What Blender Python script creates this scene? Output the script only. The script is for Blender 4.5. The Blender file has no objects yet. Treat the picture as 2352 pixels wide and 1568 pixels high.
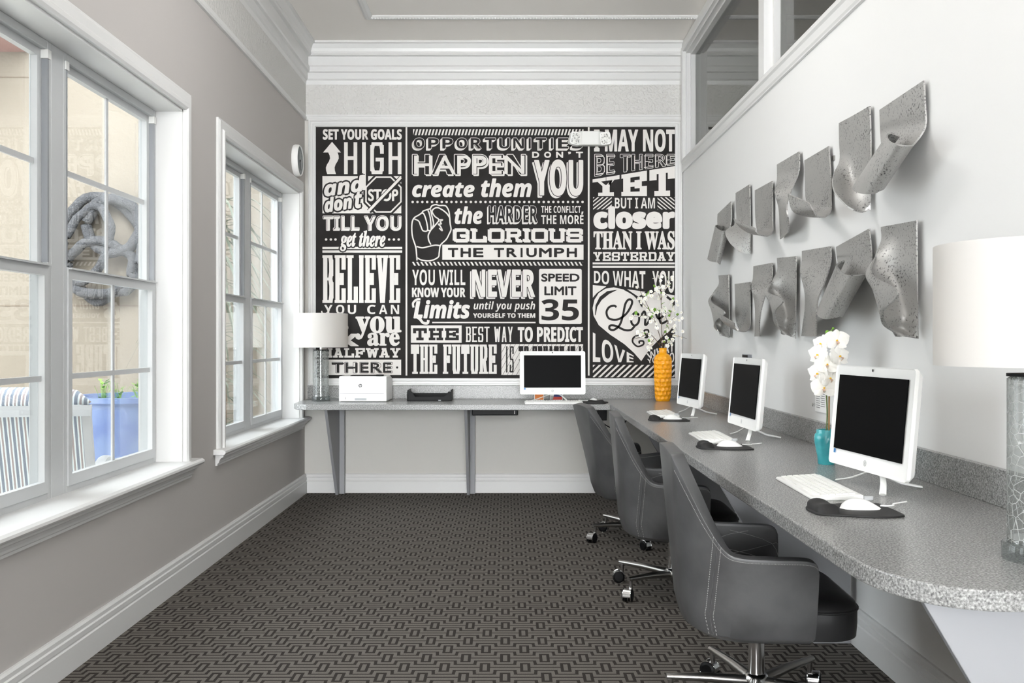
import bpy, bmesh, math, random
from mathutils import Vector, Matrix, noise as mnoise
random.seed(7)
PI = math.pi
S = bpy.context.scene
COL = S.collection

# ------------------------------------------------------------------ camera, sky, exposure
F = 2200.0                       # focal length in pixels of the 2352 px wide frame
VX, VY, H = 1165.0, 781.0, 1.222  # vanishing point, eye height
D = 2200 / 286.0                 # back wall distance
XL, XR, ZC = -1.626, 1.409, 3.6  # left wall, right wall, ceiling
cd = bpy.data.cameras.new('camera'); cam = bpy.data.objects.new('camera', cd); COL.objects.link(cam)
cd.sensor_fit = 'HORIZONTAL'; cd.sensor_width = 36; cd.lens = F * 36 / 2352
cd.shift_x = (1176 - VX) / 2352; cd.shift_y = -(784 - VY) / 2352
cd.clip_start = .05
cam.location = (0, 0, H); cam.rotation_euler = (PI / 2, 0, 0); S.camera = cam
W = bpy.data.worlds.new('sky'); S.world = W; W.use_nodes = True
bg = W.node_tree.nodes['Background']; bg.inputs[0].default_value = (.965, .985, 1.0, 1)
# even overcast sky, with extra brightness added as fill behind the viewer (-Y)
SKY, REAR_FILL = 4.3, 19.0
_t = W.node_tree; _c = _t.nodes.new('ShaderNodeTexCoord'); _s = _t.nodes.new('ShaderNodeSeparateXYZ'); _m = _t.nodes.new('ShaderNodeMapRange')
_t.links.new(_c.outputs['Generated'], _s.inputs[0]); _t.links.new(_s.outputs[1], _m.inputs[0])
_m.inputs[1].default_value = -.35; _m.inputs[2].default_value = -.95; _m.inputs[3].default_value = SKY; _m.inputs[4].default_value = SKY + REAR_FILL; _m.interpolation_type = 'SMOOTHSTEP'
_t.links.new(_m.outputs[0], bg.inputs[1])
S.view_settings.view_transform = 'Standard'; S.view_settings.look = 'None'
S.view_settings.exposure = 0.74; S.view_settings.gamma = 1; S.view_settings.use_curve_mapping = False
S.cycles.use_denoising = True
S.cycles.max_bounces = 12; S.cycles.diffuse_bounces = 7; S.cycles.glossy_bounces = 4; S.cycles.transparent_max_bounces = 16; S.cycles.transmission_bounces = 6
S.cycles.caustics_reflective = False; S.cycles.caustics_refractive = False
S.cycles.sample_clamp_indirect = 6


def lamp(name, kind, loc, energy, color=(1, 1, 1), rot=(0, 0, 0), **k):
    l = bpy.data.lights.new(name, kind); l.energy = energy; l.color = color
    for a, v in k.items(): setattr(l, a, v)
    o = bpy.data.objects.new(name, l); COL.objects.link(o); o.location = loc; o.rotation_euler = rot
    return o


# added fill lights overhead, out of frame, lifting ceiling and walls
for _y in (-.2, 2.1, 4.4): lamp('added_fill_light', 'POINT', (-.1, _y, 2.92), 24 if _y > 4 else 11, (1, 1, 1), shadow_soft_size=.22)




# ------------------------------------------------------------------ helpers
def L(c):
    return tuple(((v / 255) / 12.92 if v / 255 <= .04045 else ((v / 255 + .055) / 1.055) ** 2.4) for v in c) + (1,)


def mat(name, c, rough=.5, metal=0, spec=.5, coat=0, emit=None, es=0, bump=None, noise=None, trans=0, sss=0):
    m = bpy.data.materials.new(name); m.use_nodes = True
    t = m.node_tree; p = t.nodes['Principled BSDF']
    p.inputs['Base Color'].default_value = L(c); p.inputs['Roughness'].default_value = rough
    p.inputs['Metallic'].default_value = metal; p.inputs['Specular IOR Level'].default_value = spec
    p.inputs['Coat Weight'].default_value = coat; p.inputs['Transmission Weight'].default_value = trans
    if emit: p.inputs['Emission Color'].default_value = L(emit); p.inputs['Emission Strength'].default_value = es
    tc = t.nodes.new('ShaderNodeTexCoord')
    if noise:   # (scale, colour2, low, high)
        n = t.nodes.new('ShaderNodeTexNoise'); n.inputs['Scale'].default_value = noise[0]; n.inputs['Detail'].default_value = 5
        t.links.new(tc.outputs['Object'], n.inputs['Vector'])
        r = t.nodes.new('ShaderNodeValToRGB'); r.color_ramp.elements[0].position = noise[2]; r.color_ramp.elements[1].position = noise[3]
        r.color_ramp.elements[0].color = L(noise[1]); r.color_ramp.elements[1].color = L(c)
        t.links.new(n.outputs[0], r.inputs[0]); t.links.new(r.outputs[0], p.inputs['Base Color'])
    if bump:    # (scale, strength, distance)
        n = t.nodes.new('ShaderNodeTexNoise'); n.inputs['Scale'].default_value = bump[0]; n.inputs['Detail'].default_value = 4
        t.links.new(tc.outputs['Object'], n.inputs['Vector'])
        b = t.nodes.new('ShaderNodeBump'); b.inputs['Strength'].default_value = bump[1]; b.inputs['Distance'].default_value = bump[2]
        t.links.new(n.outputs[0], b.inputs['Height']); t.links.new(b.outputs[0], p.inputs['Normal'])
    return m


def glass_mat(name, tint=(250, 252, 252), ior=1.45, rough=0.0, spots=None):
    m = bpy.data.materials.new(name); m.use_nodes = True; t = m.node_tree
    for n in list(t.nodes): t.nodes.remove(n)
    o = t.nodes.new('ShaderNodeOutputMaterial'); mx = t.nodes.new('ShaderNodeMixShader')
    tr = t.nodes.new('ShaderNodeBsdfTransparent'); gl = t.nodes.new('ShaderNodeBsdfGlossy'); 
    g = t.nodes.new('ShaderNodeNewGeometry'); dt = t.nodes.new('ShaderNodeVectorMath'); dt.operation = 'DOT_PRODUCT'
    t.links.new(g.outputs['Incoming'], dt.inputs[0]); t.links.new(g.outputs['Normal'], dt.inputs[1])
    def op(o, a, b=None):
        n = t.nodes.new('ShaderNodeMath'); n.operation = o; n.use_clamp = True
        for i, q in enumerate((a, b)):
            if isinstance(q, (int, float)): n.inputs[i].default_value = q
            elif q is not None: t.links.new(q, n.inputs[i])
        return n.outputs[0]
    f0 = ((ior - 1) / (ior + 1)) ** 2
    fres = op('ADD', op('MULTIPLY', op('POWER', op('SUBTRACT', 1, op('ABSOLUTE', dt.outputs['Value'])), 5), 1 - f0), f0)
    tr.inputs[0].default_value = L(tint); gl.inputs['Roughness'].default_value = rough
    t.links.new(fres, mx.inputs[0]); t.links.new(tr.outputs[0], mx.inputs[1]); t.links.new(gl.outputs[0], mx.inputs[2])
    last = mx
    if spots:   # frosted/crackled parts: (scale, colour, low, high, factor)
        tc = t.nodes.new('ShaderNodeTexCoord'); v = t.nodes.new('ShaderNodeTexVoronoi'); v.feature = 'DISTANCE_TO_EDGE'; v.inputs['Scale'].default_value = spots[0]
        t.links.new(tc.outputs['Object'], v.inputs['Vector'])
        r = t.nodes.new('ShaderNodeMapRange'); r.inputs[1].default_value = spots[2]; r.inputs[2].default_value = spots[3]; r.inputs[3].default_value = spots[4]; r.inputs[4].default_value = .12
        t.links.new(v.outputs[0], r.inputs[0])
        df = t.nodes.new('ShaderNodeBsdfDiffuse'); df.inputs[0].default_value = L(spots[1])
        m2 = t.nodes.new('ShaderNodeMixShader'); t.links.new(r.outputs[0], m2.inputs[0]); t.links.new(mx.outputs[0], m2.inputs[1]); t.links.new(df.outputs[0], m2.inputs[2]); last = m2
    t.links.new(last.outputs[0], o.inputs[0])
    return m


class MB:
    def __init__(s): s.v = []; s.f = []; s.m = []
    def add(s, vs, fs, mi=0):
        b = len(s.v); s.v += [tuple(p) for p in vs]; s.f += [tuple(i + b for i in f) for f in fs]; s.m += [mi] * len(fs); return s
    def box(s, x0, x1, y0, y1, z0, z1, mi=0, M=None):
        vs = [Vector((x, y, z)) for z in (z0, z1) for y in (y0, y1) for x in (x0, x1)]
        if M is not None: vs = [M @ v for v in vs]
        return s.add(vs, [(0, 2, 3, 1), (4, 5, 7, 6), (0, 1, 5, 4), (2, 6, 7, 3), (0, 4, 6, 2), (1, 3, 7, 5)], mi)
    def prism(s, pts, d, mi=0):
        """pts: planar 3-D loop, d: extrusion vector"""
        n = len(pts); d = Vector(d); vs = [Vector(p) for p in pts]; vs += [v + d for v in vs]
        return s.add(vs, [tuple(range(n))[::-1], tuple(range(n, 2 * n))] + [(i, (i + 1) % n, n + (i + 1) % n, n + i) for i in range(n)], mi)
    def lathe(s, prof, c=(0, 0, 0), n=32, mi=0, ax='z'):
        vs = []; fs = []; k = len(prof)
        for i in range(n):
            a = 2 * PI * i / n
            for r, z in prof:
                p = (r * math.cos(a), r * math.sin(a), z)
                if ax == 'x': p = (p[2], p[0], p[1])
                if ax == 'y': p = (p[0], p[2], p[1])
                vs.append((p[0] + c[0], p[1] + c[1], p[2] + c[2]))
        for i in range(n):
            j = (i + 1) % n
            for q in range(k - 1): fs.append((i * k + q, j * k + q, j * k + q + 1, i * k + q + 1))
        for q in (0, k - 1):
            if prof[q][0] > 1e-6: fs.append(tuple(i * k + q for i in range(n)))
        return s.add(vs, fs, mi)
    def tube(s, pts, r, n=8, mi=0, flat=1.0, up=(0, 0, 1), cap=True):
        pts = [Vector(p) for p in pts]; k = len(pts); vs = []; fs = []
        rr = r if isinstance(r, (list, tuple)) else [r] * k
        for i, p in enumerate(pts):
            t = (pts[min(i + 1, k - 1)] - pts[max(i - 1, 0)])
            t = t.normalized() if t.length > 1e-9 else Vector((0, 0, 1))
            u = Vector(up)
            if abs(t.dot(u)) > .95: u = Vector((1, 0, 0)) if abs(t.x) < .9 else Vector((0, 1, 0))
            a = t.cross(u).normalized(); b = a.cross(t).normalized()
            for j in range(n):
                g = 2 * PI * j / n + PI / n; vs.append(p + a * (rr[i] * math.cos(g)) + b * (rr[i] * flat * math.sin(g)))
        for i in range(k - 1):
            for j in range(n):
                q = (j + 1) % n; fs.append((i * n + j, i * n + q, (i + 1) * n + q, (i + 1) * n + j))
        if cap: fs += [tuple(range(n))[::-1], tuple((k - 1) * n + j for j in range(n))]
        return s.add(vs, fs, mi)
    def sweep(s, prof, frames, mi=0, closed=False):
        """prof: list of (a,b); frames: list of (origin, A, B) -> origin + A*a + B*b"""
        k = len(prof); vs = []; fs = []; n = len(frames)
        for o, A, B in frames:
            for a, b in prof: vs.append(Vector(o) + Vector(A) * a + Vector(B) * b)
        for i in range(n if closed else n - 1):
            j = (i + 1) % n
            for q in range(k):
                q2 = (q + 1) % k; fs.append((i * k + q, i * k + q2, j * k + q2, j * k + q))
        if not closed: fs += [tuple(range(k))[::-1], tuple((n - 1) * k + q for q in range(k))]
        return s.add(vs, fs, mi)
    def grid(s, rows, mi=0, closed=False):
        R = len(rows); C = len(rows[0]); vs = [p for r in rows for p in r]; fs = []
        for i in range(R - 1):
            for j in range(C if closed else C - 1): fs.append((i * C + j, i * C + (j + 1) % C, (i + 1) * C + (j + 1) % C, (i + 1) * C + j))
        return s.add(vs, fs, mi)
    def build(s, name, mats, parent=None, smooth=None, bevel=0, seg=2, solid=0, loc=None, recalc=True):
        me = bpy.data.meshes.new(name); me.from_pydata([tuple(v) for v in s.v], [], s.f)
        for m in (mats if isinstance(mats, (list, tuple)) else [mats]): me.materials.append(m)
        for p, i in zip(me.polygons, s.m): p.material_index = i
        if recalc:
            b = bmesh.new(); b.from_mesh(me); bmesh.ops.recalc_face_normals(b, faces=b.faces); b.to_mesh(me); b.free()
        if smooth is not None:
            for p in me.polygons: p.use_smooth = True
            me.set_sharp_from_angle(angle=math.radians(smooth))
        o = bpy.data.objects.new(name, me); COL.objects.link(o)
        if parent: o.parent = parent
        if loc: o.location = loc
        if solid:
            d = o.modifiers.new('t', 'SOLIDIFY'); d.thickness = abs(solid); d.offset = -1 if solid > 0 else 1
            if smooth is not None and not bevel: d = o.modifiers.new('e', 'EDGE_SPLIT'); d.split_angle = math.radians(smooth)
        if bevel:
            d = o.modifiers.new('b', 'BEVEL'); d.width = bevel; d.segments = seg; d.limit_method = 'ANGLE'; d.angle_limit = math.radians(40); d.harden_normals = False
        return o


def tag(o, label=None, cat=None, group=None, kind=None):
    if label: o['label'] = label
    if cat: o['category'] = cat
    if group: o['group'] = group
    if kind: o['kind'] = kind
    return o


def thing(name, label, cat, loc=(0, 0, 0), rz=0, group=None):
    o = bpy.data.objects.new(name, None); COL.objects.link(o); o.empty_display_size = .1
    o.location = loc; o.rotation_euler = (0, 0, rz)
    return tag(o, label, cat, group)


def struct(o, label=None, cat=None): return tag(o, label, cat, None, 'structure')


def copy_tree(o, parent=None):
    c = o.copy(); COL.objects.link(c)
    if parent: c.parent = parent
    for ch in list(o.children): copy_tree(ch, c)
    return c


def place(proto, used, loc, rz, label):
    o = proto if not used else copy_tree(proto)
    o.location = loc; o.rotation_euler = (0, 0, rz); o['label'] = label
    return o


def crom(P, n):
    """Catmull-Rom through points, n samples per span"""
    P = [Vector(p) for p in P]; out = []
    for i in range(len(P) - 1):
        a = P[i - 1] if i else P[0] * 2 - P[1]; b, c = P[i], P[i + 1]; d = P[i + 2] if i + 2 < len(P) else P[-1] * 2 - P[-2]
        for k in range(n):
            t = k / n; out.append(.5 * ((2 * b) + (c - a) * t + (2 * a - 5 * b + 4 * c - d) * t * t + (3 * b - a - 3 * c + d) * t ** 3))
    out.append(P[-1]); return out


def at(px, py, X):  # point of a side-wall plane X seen at a pixel of the photograph
    s = (px - VX) / X; return Vector((X, F / s, H - (py - VY) / s))


def rrect(w, h, r, n=5):
    out = []
    for cx, cy, a0 in ((w / 2 - r, h / 2 - r, 0), (-w / 2 + r, h / 2 - r, 90), (-w / 2 + r, -h / 2 + r, 180), (w / 2 - r, -h / 2 + r, 270)):
        for i in range(n + 1):
            a = math.radians(a0 + 90 * i / n); out.append((cx + r * math.cos(a), cy + r * math.sin(a)))
    return out


# ------------------------------------------------------------------ materials
M_wall_l = mat('greige paint', (182, 178, 175), .75, bump=(220, .05, .002))
M_wall_r = mat('white paint', (222, 222, 221), .6, bump=(220, .04, .002))
M_wall_b = mat('pale grey paint', (204, 202, 197), .7, bump=(220, .05, .002))
M_trim = mat('white gloss trim', (214, 214, 213), .32)
M_ceil = mat('ceiling paint', (240, 236, 231), .8)
M_alu = mat('window vinyl', (190, 192, 193), .35)
M_track = mat('window track aluminium', (150, 153, 157), .35, .3)
M_glass = glass_mat('window glass', (240, 243, 244), 1.32)
M_glass2 = glass_mat('partition glass', (215, 216, 214), 1.52)
M_white = mat('white plastic', (243, 243, 241), .3, spec=.35)
M_white_m = mat('white matte plastic', (226, 226, 223), .45)
M_key = mat('white keycaps', (243, 243, 240), .4)
M_black = mat('black plastic', (14, 14, 15), .45, spec=.15)
M_foam = mat('black foam', (25, 24, 24), .65)
M_screen = mat('dark screen', (3, 3, 4), .4, spec=.04)
M_chrome = mat('chrome', (215, 215, 215), .12, 1)
M_steel = mat('satin steel', (175, 173, 170), .28, 1)
M_leather = mat('grey leather', (80, 80, 81), .34, bump=(90, .12, .002), noise=(9, (68, 68, 69), .35, .65))
M_dark_leather = mat('black leather', (24, 24, 25), .4, bump=(90, .12, .002))
M_stitch = mat('pale stitching', (150, 150, 148), .8)
M_panel = mat('grey laminate panel', (146, 147, 150), .5)
M_shade = bpy.data.materials.new('white linen shade'); M_shade.use_nodes = True; t = M_shade.node_tree; t.nodes.remove(t.nodes['Principled BSDF'])
_a, _b, _m2 = t.nodes.new('ShaderNodeBsdfDiffuse'), t.nodes.new('ShaderNodeBsdfTranslucent'), t.nodes.new('ShaderNodeMixShader')
_a.inputs[0].default_value = _b.inputs[0].default_value = L((226, 224, 221)); _m2.inputs[0].default_value = .35
t.links.new(_a.outputs[0], _m2.inputs[1]); t.links.new(_b.outputs[0], _m2.inputs[2]); t.links.new(_m2.outputs[0], t.nodes['Material Output'].inputs[0])
M_teal = mat('turquoise glaze', (70, 178, 186), .18, coat=.4, noise=(14, (48, 150, 160), .35, .6))
M_yellow = mat('yellow glaze', (246, 168, 6), .2, coat=.3, noise=(28, (205, 122, 4), .28, .4))
M_soil = mat('bark soil', (96, 70, 50), .9, bump=(60, .8, .02))
M_green = mat('leaf green', (112, 158, 52), .5)
M_stem = mat('stem green', (92, 112, 52), .5)
M_twig = mat('brown twig', (84, 66, 46), .8)
M_petal = mat('white petal', (250, 249, 244), .5)
M_pcentre = mat('yellow flower centre', (226, 205, 120), .6)
M_lip = mat('orchid lip', (238, 228, 208), .5, noise=(90, (206, 170, 150), .4, .5))
M_gold = mat('golden yellow', (244, 196, 40), .5)
M_stake = mat('bamboo stake', (176, 130, 66), .6)
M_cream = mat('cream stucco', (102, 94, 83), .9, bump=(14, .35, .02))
M_ground = mat('pale patio paving', (226, 223, 217), .9, noise=(5, (212, 208, 200), .3, .7))
M_blue = mat('blue planter glaze', (78, 96, 140), .3, noise=(6, (96, 114, 150), .4, .65))
M_patio = mat('white patio metal', (176, 178, 180), .4)
M_wreath = mat('woven grey vine', (68, 68, 70), .9, bump=(70, 1, .02), noise=(60, (48, 48, 50), .35, .6))
M_beam = mat('terracotta painted beam', (128, 98, 92), .8)
M_dark_room = mat('grey paint of the next room', (128, 126, 122), .8)
M_paper = mat('white paper', (240, 240, 238), .8)
M_ink = mat('grey ink', (120, 120, 124), .8)
M_bluest = mat('blue sticker', (60, 130, 190), .4)
M_logo = mat('grey logo', (168, 170, 172), .35)
M_dlogo = mat('dark logo', (50, 52, 54), .5)
M_red = mat('red card', (190, 62, 52), .5)
M_navy = mat('navy card', (44, 60, 120), .5)
M_orange = mat('orange print', (226, 130, 60), .5)


def granite():
    m = mat('grey speckled solid surface', (128, 128, 128), .27, spec=.45)
    t = m.node_tree; p = t.nodes['Principled BSDF']; tc = t.nodes.new('ShaderNodeTexCoord')
    n1 = t.nodes.new('ShaderNodeTexNoise'); n1.inputs['Scale'].default_value = 210; n1.inputs['Detail'].default_value = 3
    v = t.nodes.new('ShaderNodeTexVoronoi'); v.inputs['Scale'].default_value = 150
    for n in (n1, v): t.links.new(tc.outputs['Object'], n.inputs['Vector'])
    r = t.nodes.new('ShaderNodeValToRGB'); e = r.color_ramp.elements
    e[0].position = .30; e[0].color = L((86, 86, 86)); e[1].position = .72; e[1].color = L((182, 182, 180))
    x = r.color_ramp.elements.new(.5); x.color = L((138, 138, 137))
    t.links.new(n1.outputs[0], r.inputs[0])
    r2 = t.nodes.new('ShaderNodeMapRange'); r2.inputs[1].default_value = .12; r2.inputs[2].default_value = .3; r2.inputs[3].default_value = .45; r2.inputs[4].default_value = 1
    t.links.new(v.outputs['Distance'], r2.inputs[0])
    mx = t.nodes.new('ShaderNodeMix'); mx.data_type = 'RGBA'; mx.blend_type = 'MULTIPLY'; mx.inputs[0].default_value = .55
    t.links.new(r.outputs[0], mx.inputs[6]); t.links.new(r2.outputs[0], mx.inputs[7]); t.links.new(mx.outputs[2], p.inputs['Base Color'])
    return m


M_gran = granite()


def carpet():
    m = bpy.data.materials.new('patterned carpet'); m.use_nodes = True; t = m.node_tree; p = t.nodes['Principled BSDF']
    p.inputs['Roughness'].default_value = .95; p.inputs['Specular IOR Level'].default_value = .1
    tc = t.nodes.new('ShaderNodeTexCoord'); sp = t.nodes.new('ShaderNodeSeparateXYZ'); t.links.new(tc.outputs['Object'], sp.inputs[0])
    def op(o, a, b=None, c=None):
        n = t.nodes.new('ShaderNodeMath'); n.operation = o
        for i, q in enumerate((a, b, c)):
            if q is None: continue
            if isinstance(q, (int, float)): n.inputs[i].default_value = q
            else: t.links.new(q, n.inputs[i])
        return n.outputs[0]
    px, py = .151, .105
    vv = op('DIVIDE', op('SUBTRACT', sp.outputs[1], 3.894), py)
    r = op('FLOOR', op('ADD', vv, .5))
    dv = op('ABSOLUTE', op('MULTIPLY', op('SUBTRACT', vv, r), py))
    uu = op('ADD', op('DIVIDE', op('ADD', sp.outputs[0], .008), px), op('MULTIPLY', r, .5))
    du = op('ABSOLUTE', op('MULTIPLY', op('SUBTRACT', uu, op('FLOOR', op('ADD', uu, .5))), px))
    lt = lambda a, b: op('LESS_THAN', a, b)
    gt = lambda a, b: op('GREATER_THAN', a, b)
    AND = lambda a, b: op('MULTIPLY', a, b)
    OR = lambda a, b: op('MAXIMUM', a, b)
    motif = AND(lt(du, .0195), lt(dv, .048))
    bar = AND(lt(du, .008), lt(dv, .034))
    line = AND(lt(dv, .0048), gt(du, .0195))
    wave = AND(gt(du, .0325), AND(gt(dv, .0275), lt(dv, .0375)))
    post = AND(AND(gt(du, .0325), lt(du, .0445)), gt(dv, .0275))
    dark = OR(OR(AND(motif, op('SUBTRACT', 1, bar)), line), OR(wave, post))
    n = t.nodes.new('ShaderNodeTexNoise'); n.inputs['Scale'].default_value = 330; n.inputs['Detail'].default_value = 2; t.links.new(tc.outputs['Object'], n.inputs['Vector'])
    mx = t.nodes.new('ShaderNodeMix'); mx.data_type = 'RGBA'; mx.inputs[6].default_value = L((108, 103, 98)); mx.inputs[7].default_value = L((54, 50, 47)); t.links.new(dark, mx.inputs[0])
    m2 = t.nodes.new('ShaderNodeMix'); m2.data_type = 'RGBA'; m2.blend_type = 'MULTIPLY'; m2.inputs[0].default_value = .7
    rr = t.nodes.new('ShaderNodeMapRange'); rr.inputs[1].default_value = .3; rr.inputs[2].default_value = .7; rr.inputs[3].default_value = .55; rr.inputs[4].default_value = 1.15; t.links.new(n.outputs[0], rr.inputs[0])
    t.links.new(mx.outputs[2], m2.inputs[6]); t.links.new(rr.outputs[0], m2.inputs[7]); t.links.new(m2.outputs[2], p.inputs['Base Color'])
    b = t.nodes.new('ShaderNodeBump'); b.inputs['Strength'].default_value = .5; b.inputs['Distance'].default_value = .004; t.links.new(n.outputs[0], b.inputs['Height']); t.links.new(b.outputs[0], p.inputs['Normal'])
    return m


def frieze_mat():
    m = mat('embossed frieze plaster', (203, 202, 199), .55); t = m.node_tree; p = t.nodes['Principled BSDF']
    tc = t.nodes.new('ShaderNodeTexCoord'); w = t.nodes.new('ShaderNodeTexWave'); w.wave_type = 'RINGS'; w.inputs['Scale'].default_value = 9; w.inputs['Distortion'].default_value = 9; w.inputs['Detail'].default_value = 2; w.inputs['Detail Scale'].default_value = 3
    t.links.new(tc.outputs['Object'], w.inputs['Vector'])
    b = t.nodes.new('ShaderNodeBump'); b.inputs['Strength'].default_value = .5; b.inputs['Distance'].default_value = .007
    t.links.new(w.outputs[1], b.inputs['Height']); t.links.new(b.outputs[0], p.inputs['Normal']); return m


def chalk():
    m = mat('chalkboard print', (54, 52, 52), .8, spec=.1, noise=(3.2, (40, 38, 37), .3, .7)); return m


def pewter():
    m = mat('hammered pewter', (165, 165, 165), .45, .55); t = m.node_tree; p = t.nodes['Principled BSDF']; tc = t.nodes.new('ShaderNodeTexCoord')
    n = t.nodes.new('ShaderNodeTexNoise'); n.inputs['Scale'].default_value = 130; n.inputs['Detail'].default_value = 5; n.inputs['Roughness'].default_value = .6; t.links.new(tc.outputs['Object'], n.inputs['Vector'])
    n2 = t.nodes.new('ShaderNodeTexNoise'); n2.inputs['Scale'].default_value = 5; t.links.new(tc.outputs['Object'], n2.inputs['Vector'])
    a = t.nodes.new('ShaderNodeMath'); a.operation = 'MULTIPLY_ADD'; a.inputs[1].default_value = .35; t.links.new(n2.outputs[0], a.inputs[0]); t.links.new(n.outputs[0], a.inputs[2])
    r = t.nodes.new('ShaderNodeValToRGB'); e = r.color_ramp.elements; e[0].position = .49; e[0].color = L((66, 66, 66)); e[1].position = .62; e[1].color = L((168, 167, 164))
    t.links.new(a.outputs[0], r.inputs[0]); t.links.new(r.outputs[0], p.inputs['Base Color'])
    b = t.nodes.new('ShaderNodeBump'); b.inputs['Strength'].default_value = .2; b.inputs['Distance'].default_value = .002; t.links.new(r.outputs[0], b.inputs['Height']); t.links.new(b.outputs[0], p.inputs['Normal'])
    return m


M_pewter = pewter()
M_stripe = mat('striped cushion fabric', (205, 212, 214), .9)
t = M_stripe.node_tree; _w = t.nodes.new('ShaderNodeTexWave'); _w.inputs['Scale'].default_value = 8; _w.bands_direction = 'X'; _tc = t.nodes.new('ShaderNodeTexCoord'); t.links.new(_tc.outputs['Object'], _w.inputs['Vector'])
_r = t.nodes.new('ShaderNodeValToRGB'); _r.color_ramp.interpolation = 'CONSTANT'; _e = _r.color_ramp.elements
_e[0].color = L((120, 128, 140)); _e[1].position = .3; _e[1].color = L((214, 218, 220))
for _p, _c in ((.55, (110, 190, 205)), (.62, (225, 225, 222)), (.85, (150, 140, 140))):
    _x = _e.new(_p); _x.color = L(_c)
t.links.new(_w.outputs[1], _r.inputs[0]); t.links.new(_r.outputs[0], t.nodes['Principled BSDF'].inputs['Base Color'])

# ------------------------------------------------------------------ room shell
YB = -7.0   # rear end of the room, behind the camera
W1 = (2.673, 4.793); W2 = (5.445, 7.48); W3 = (-.25, 1.87)   # window openings along the left wall
ZS, ZH = .611, 2.375
XG = -1.765
struct(MB().box(XL - .25, 4.2, YB, D + .2, -.12, 0).build('floor', carpet()))
struct(MB().box(XL - .25, 4.2, YB, D + .2, ZC, ZC + .15).build('ceiling', M_ceil))
wl = MB()
ys = [YB, W3[0], W3[1], W1[0], W1[1], W2[0], W2[1], D + .2]
for i in range(0, 8, 2): wl.box(XL - .22, XL, ys[i], ys[i + 1], 0, ZC)
for a, b in (W1, W2, W3): wl.box(XL - .22, XL, a, b, 0, ZS - .03).box(XL - .22, XL, a, b, ZH, ZC)
struct(wl.build('wall_left', M_wall_l))
struct(MB().box(XL, XR + 2.8, D, D + .2, 0, ZC).build('wall_back', M_wall_b))
CY0, CY1, CZ0, CZ1 = 1.2, 7.56, 2.655, 3.5   # glazed clerestory opening in the right wall
wr = MB().box(XR, XR + .12, YB, D, 0, CZ0).box(XR, XR + .12, YB, D, CZ1, ZC).box(XR, XR + .12, YB, CY0, CZ0, CZ1).box(XR, XR + .12, CY1, D, CZ0, CZ1)
struct(wr.build('wall_right', M_wall_r))
struct(MB().box(4.08, 4.2, YB, D, 0, ZC).box(XR + .12, 4.08, YB - .1, YB, 0, ZC).build('wall_beyond', M_dark_room))
# unseen rear wall, left wide open to let bright sky in as fill
struct(MB().box(XL, -1.55, YB - .1, YB, 0, ZC).box(1.34, XR + .12, YB - .1, YB, 0, ZC).box(-1.55, 1.34, YB - .1, YB, 3.3, ZC).build('wall_rear', M_wall_r))

# baseboards
BP = [(0, .152), (.010, .152), (.016, .143), (.016, .128), (.021, .123), (.021, .104), (.0185, .101), (.0185, .097), (.023, .092), (.023, .0), (0, 0)]
def base(name, a, b, n):
    struct(MB().sweep(BP, [(a, n, (0, 0, 1)), (b, n, (0, 0, 1))]).build(name, M_trim))
base('baseboard_left', (XL, YB, 0), (XL, D, 0), (1, 0, 0))
base('baseboard_back', (XL, D, 0), (XR, D, 0), (0, -1, 0))
base('baseboard_right', (XR, YB, 0), (XR, D, 0), (-1, 0, 0))

# crown: deep embossed frieze and cornice along the left and back walls, mitred
CP = [(0, 2.985), (.014, 2.987), (.020, 2.998), (.020, 3.012), (.012, 3.018), (.012, 3.03)]
CF = [(.012, 3.03), (.012, 3.27)]
CT = [(.012, 3.27), (.018, 3.30), (.03, 3.312), (.03, 3.36), (.046, 3.366), (.05, 3.38), (.05, 3.405), (.04, 3.412), (.036, 3.42), (.036, 3.488), (.06, 3.494), (.066, 3.505), (.062, 3.522), (.068, 3.545), (.084, 3.578), (.1, 3.584), (.1, 3.6)]
def crown(name, prof, m):
    q = [(0, prof[0][1])] + prof + [(0, prof[-1][1])] if prof[0][0] else prof + [(0, prof[-1][1])]
    fr = [((XL, YB, 0), (1, 0, 0), (0, 0, 1)), ((XL, D, 0), (1, -1, 0), (0, 0, 1)), ((XR, D, 0), (0, -1, 0), (0, 0, 1))]
    return struct(MB().sweep(q, fr).build(name, m))
crown('trim_1', CP, M_trim); crown('trim_2', CF, frieze_mat()); crown('trim_3', CT, M_trim)
# beaded rectangle moulding on the ceiling
bm_ = MB(); BX0, BX1, BY1 = -1.02, 1.55, 7.04
R_ = [(-.03, 0), (-.03, -.008), (-.012, -.02), (.012, -.02), (.03, -.008), (.03, 0)]
bm_.sweep(R_, [((BX0, YB, ZC), (1, 0, 0), (0, 0, 1)), ((BX0, BY1, ZC), (1, -1, 0), (0, 0, 1)), ((3.6, BY1, ZC), (0, -1, 0), (0, 0, 1))])
for i in range(120): bm_.lathe([(0, -.006), (.0055, -.0035), (.007, 0), (.0055, .004)], (BX0 + .03 + i * .0215, BY1 - .018, ZC - .02), 6)
struct(bm_.build('trim_4', M_trim))

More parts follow.
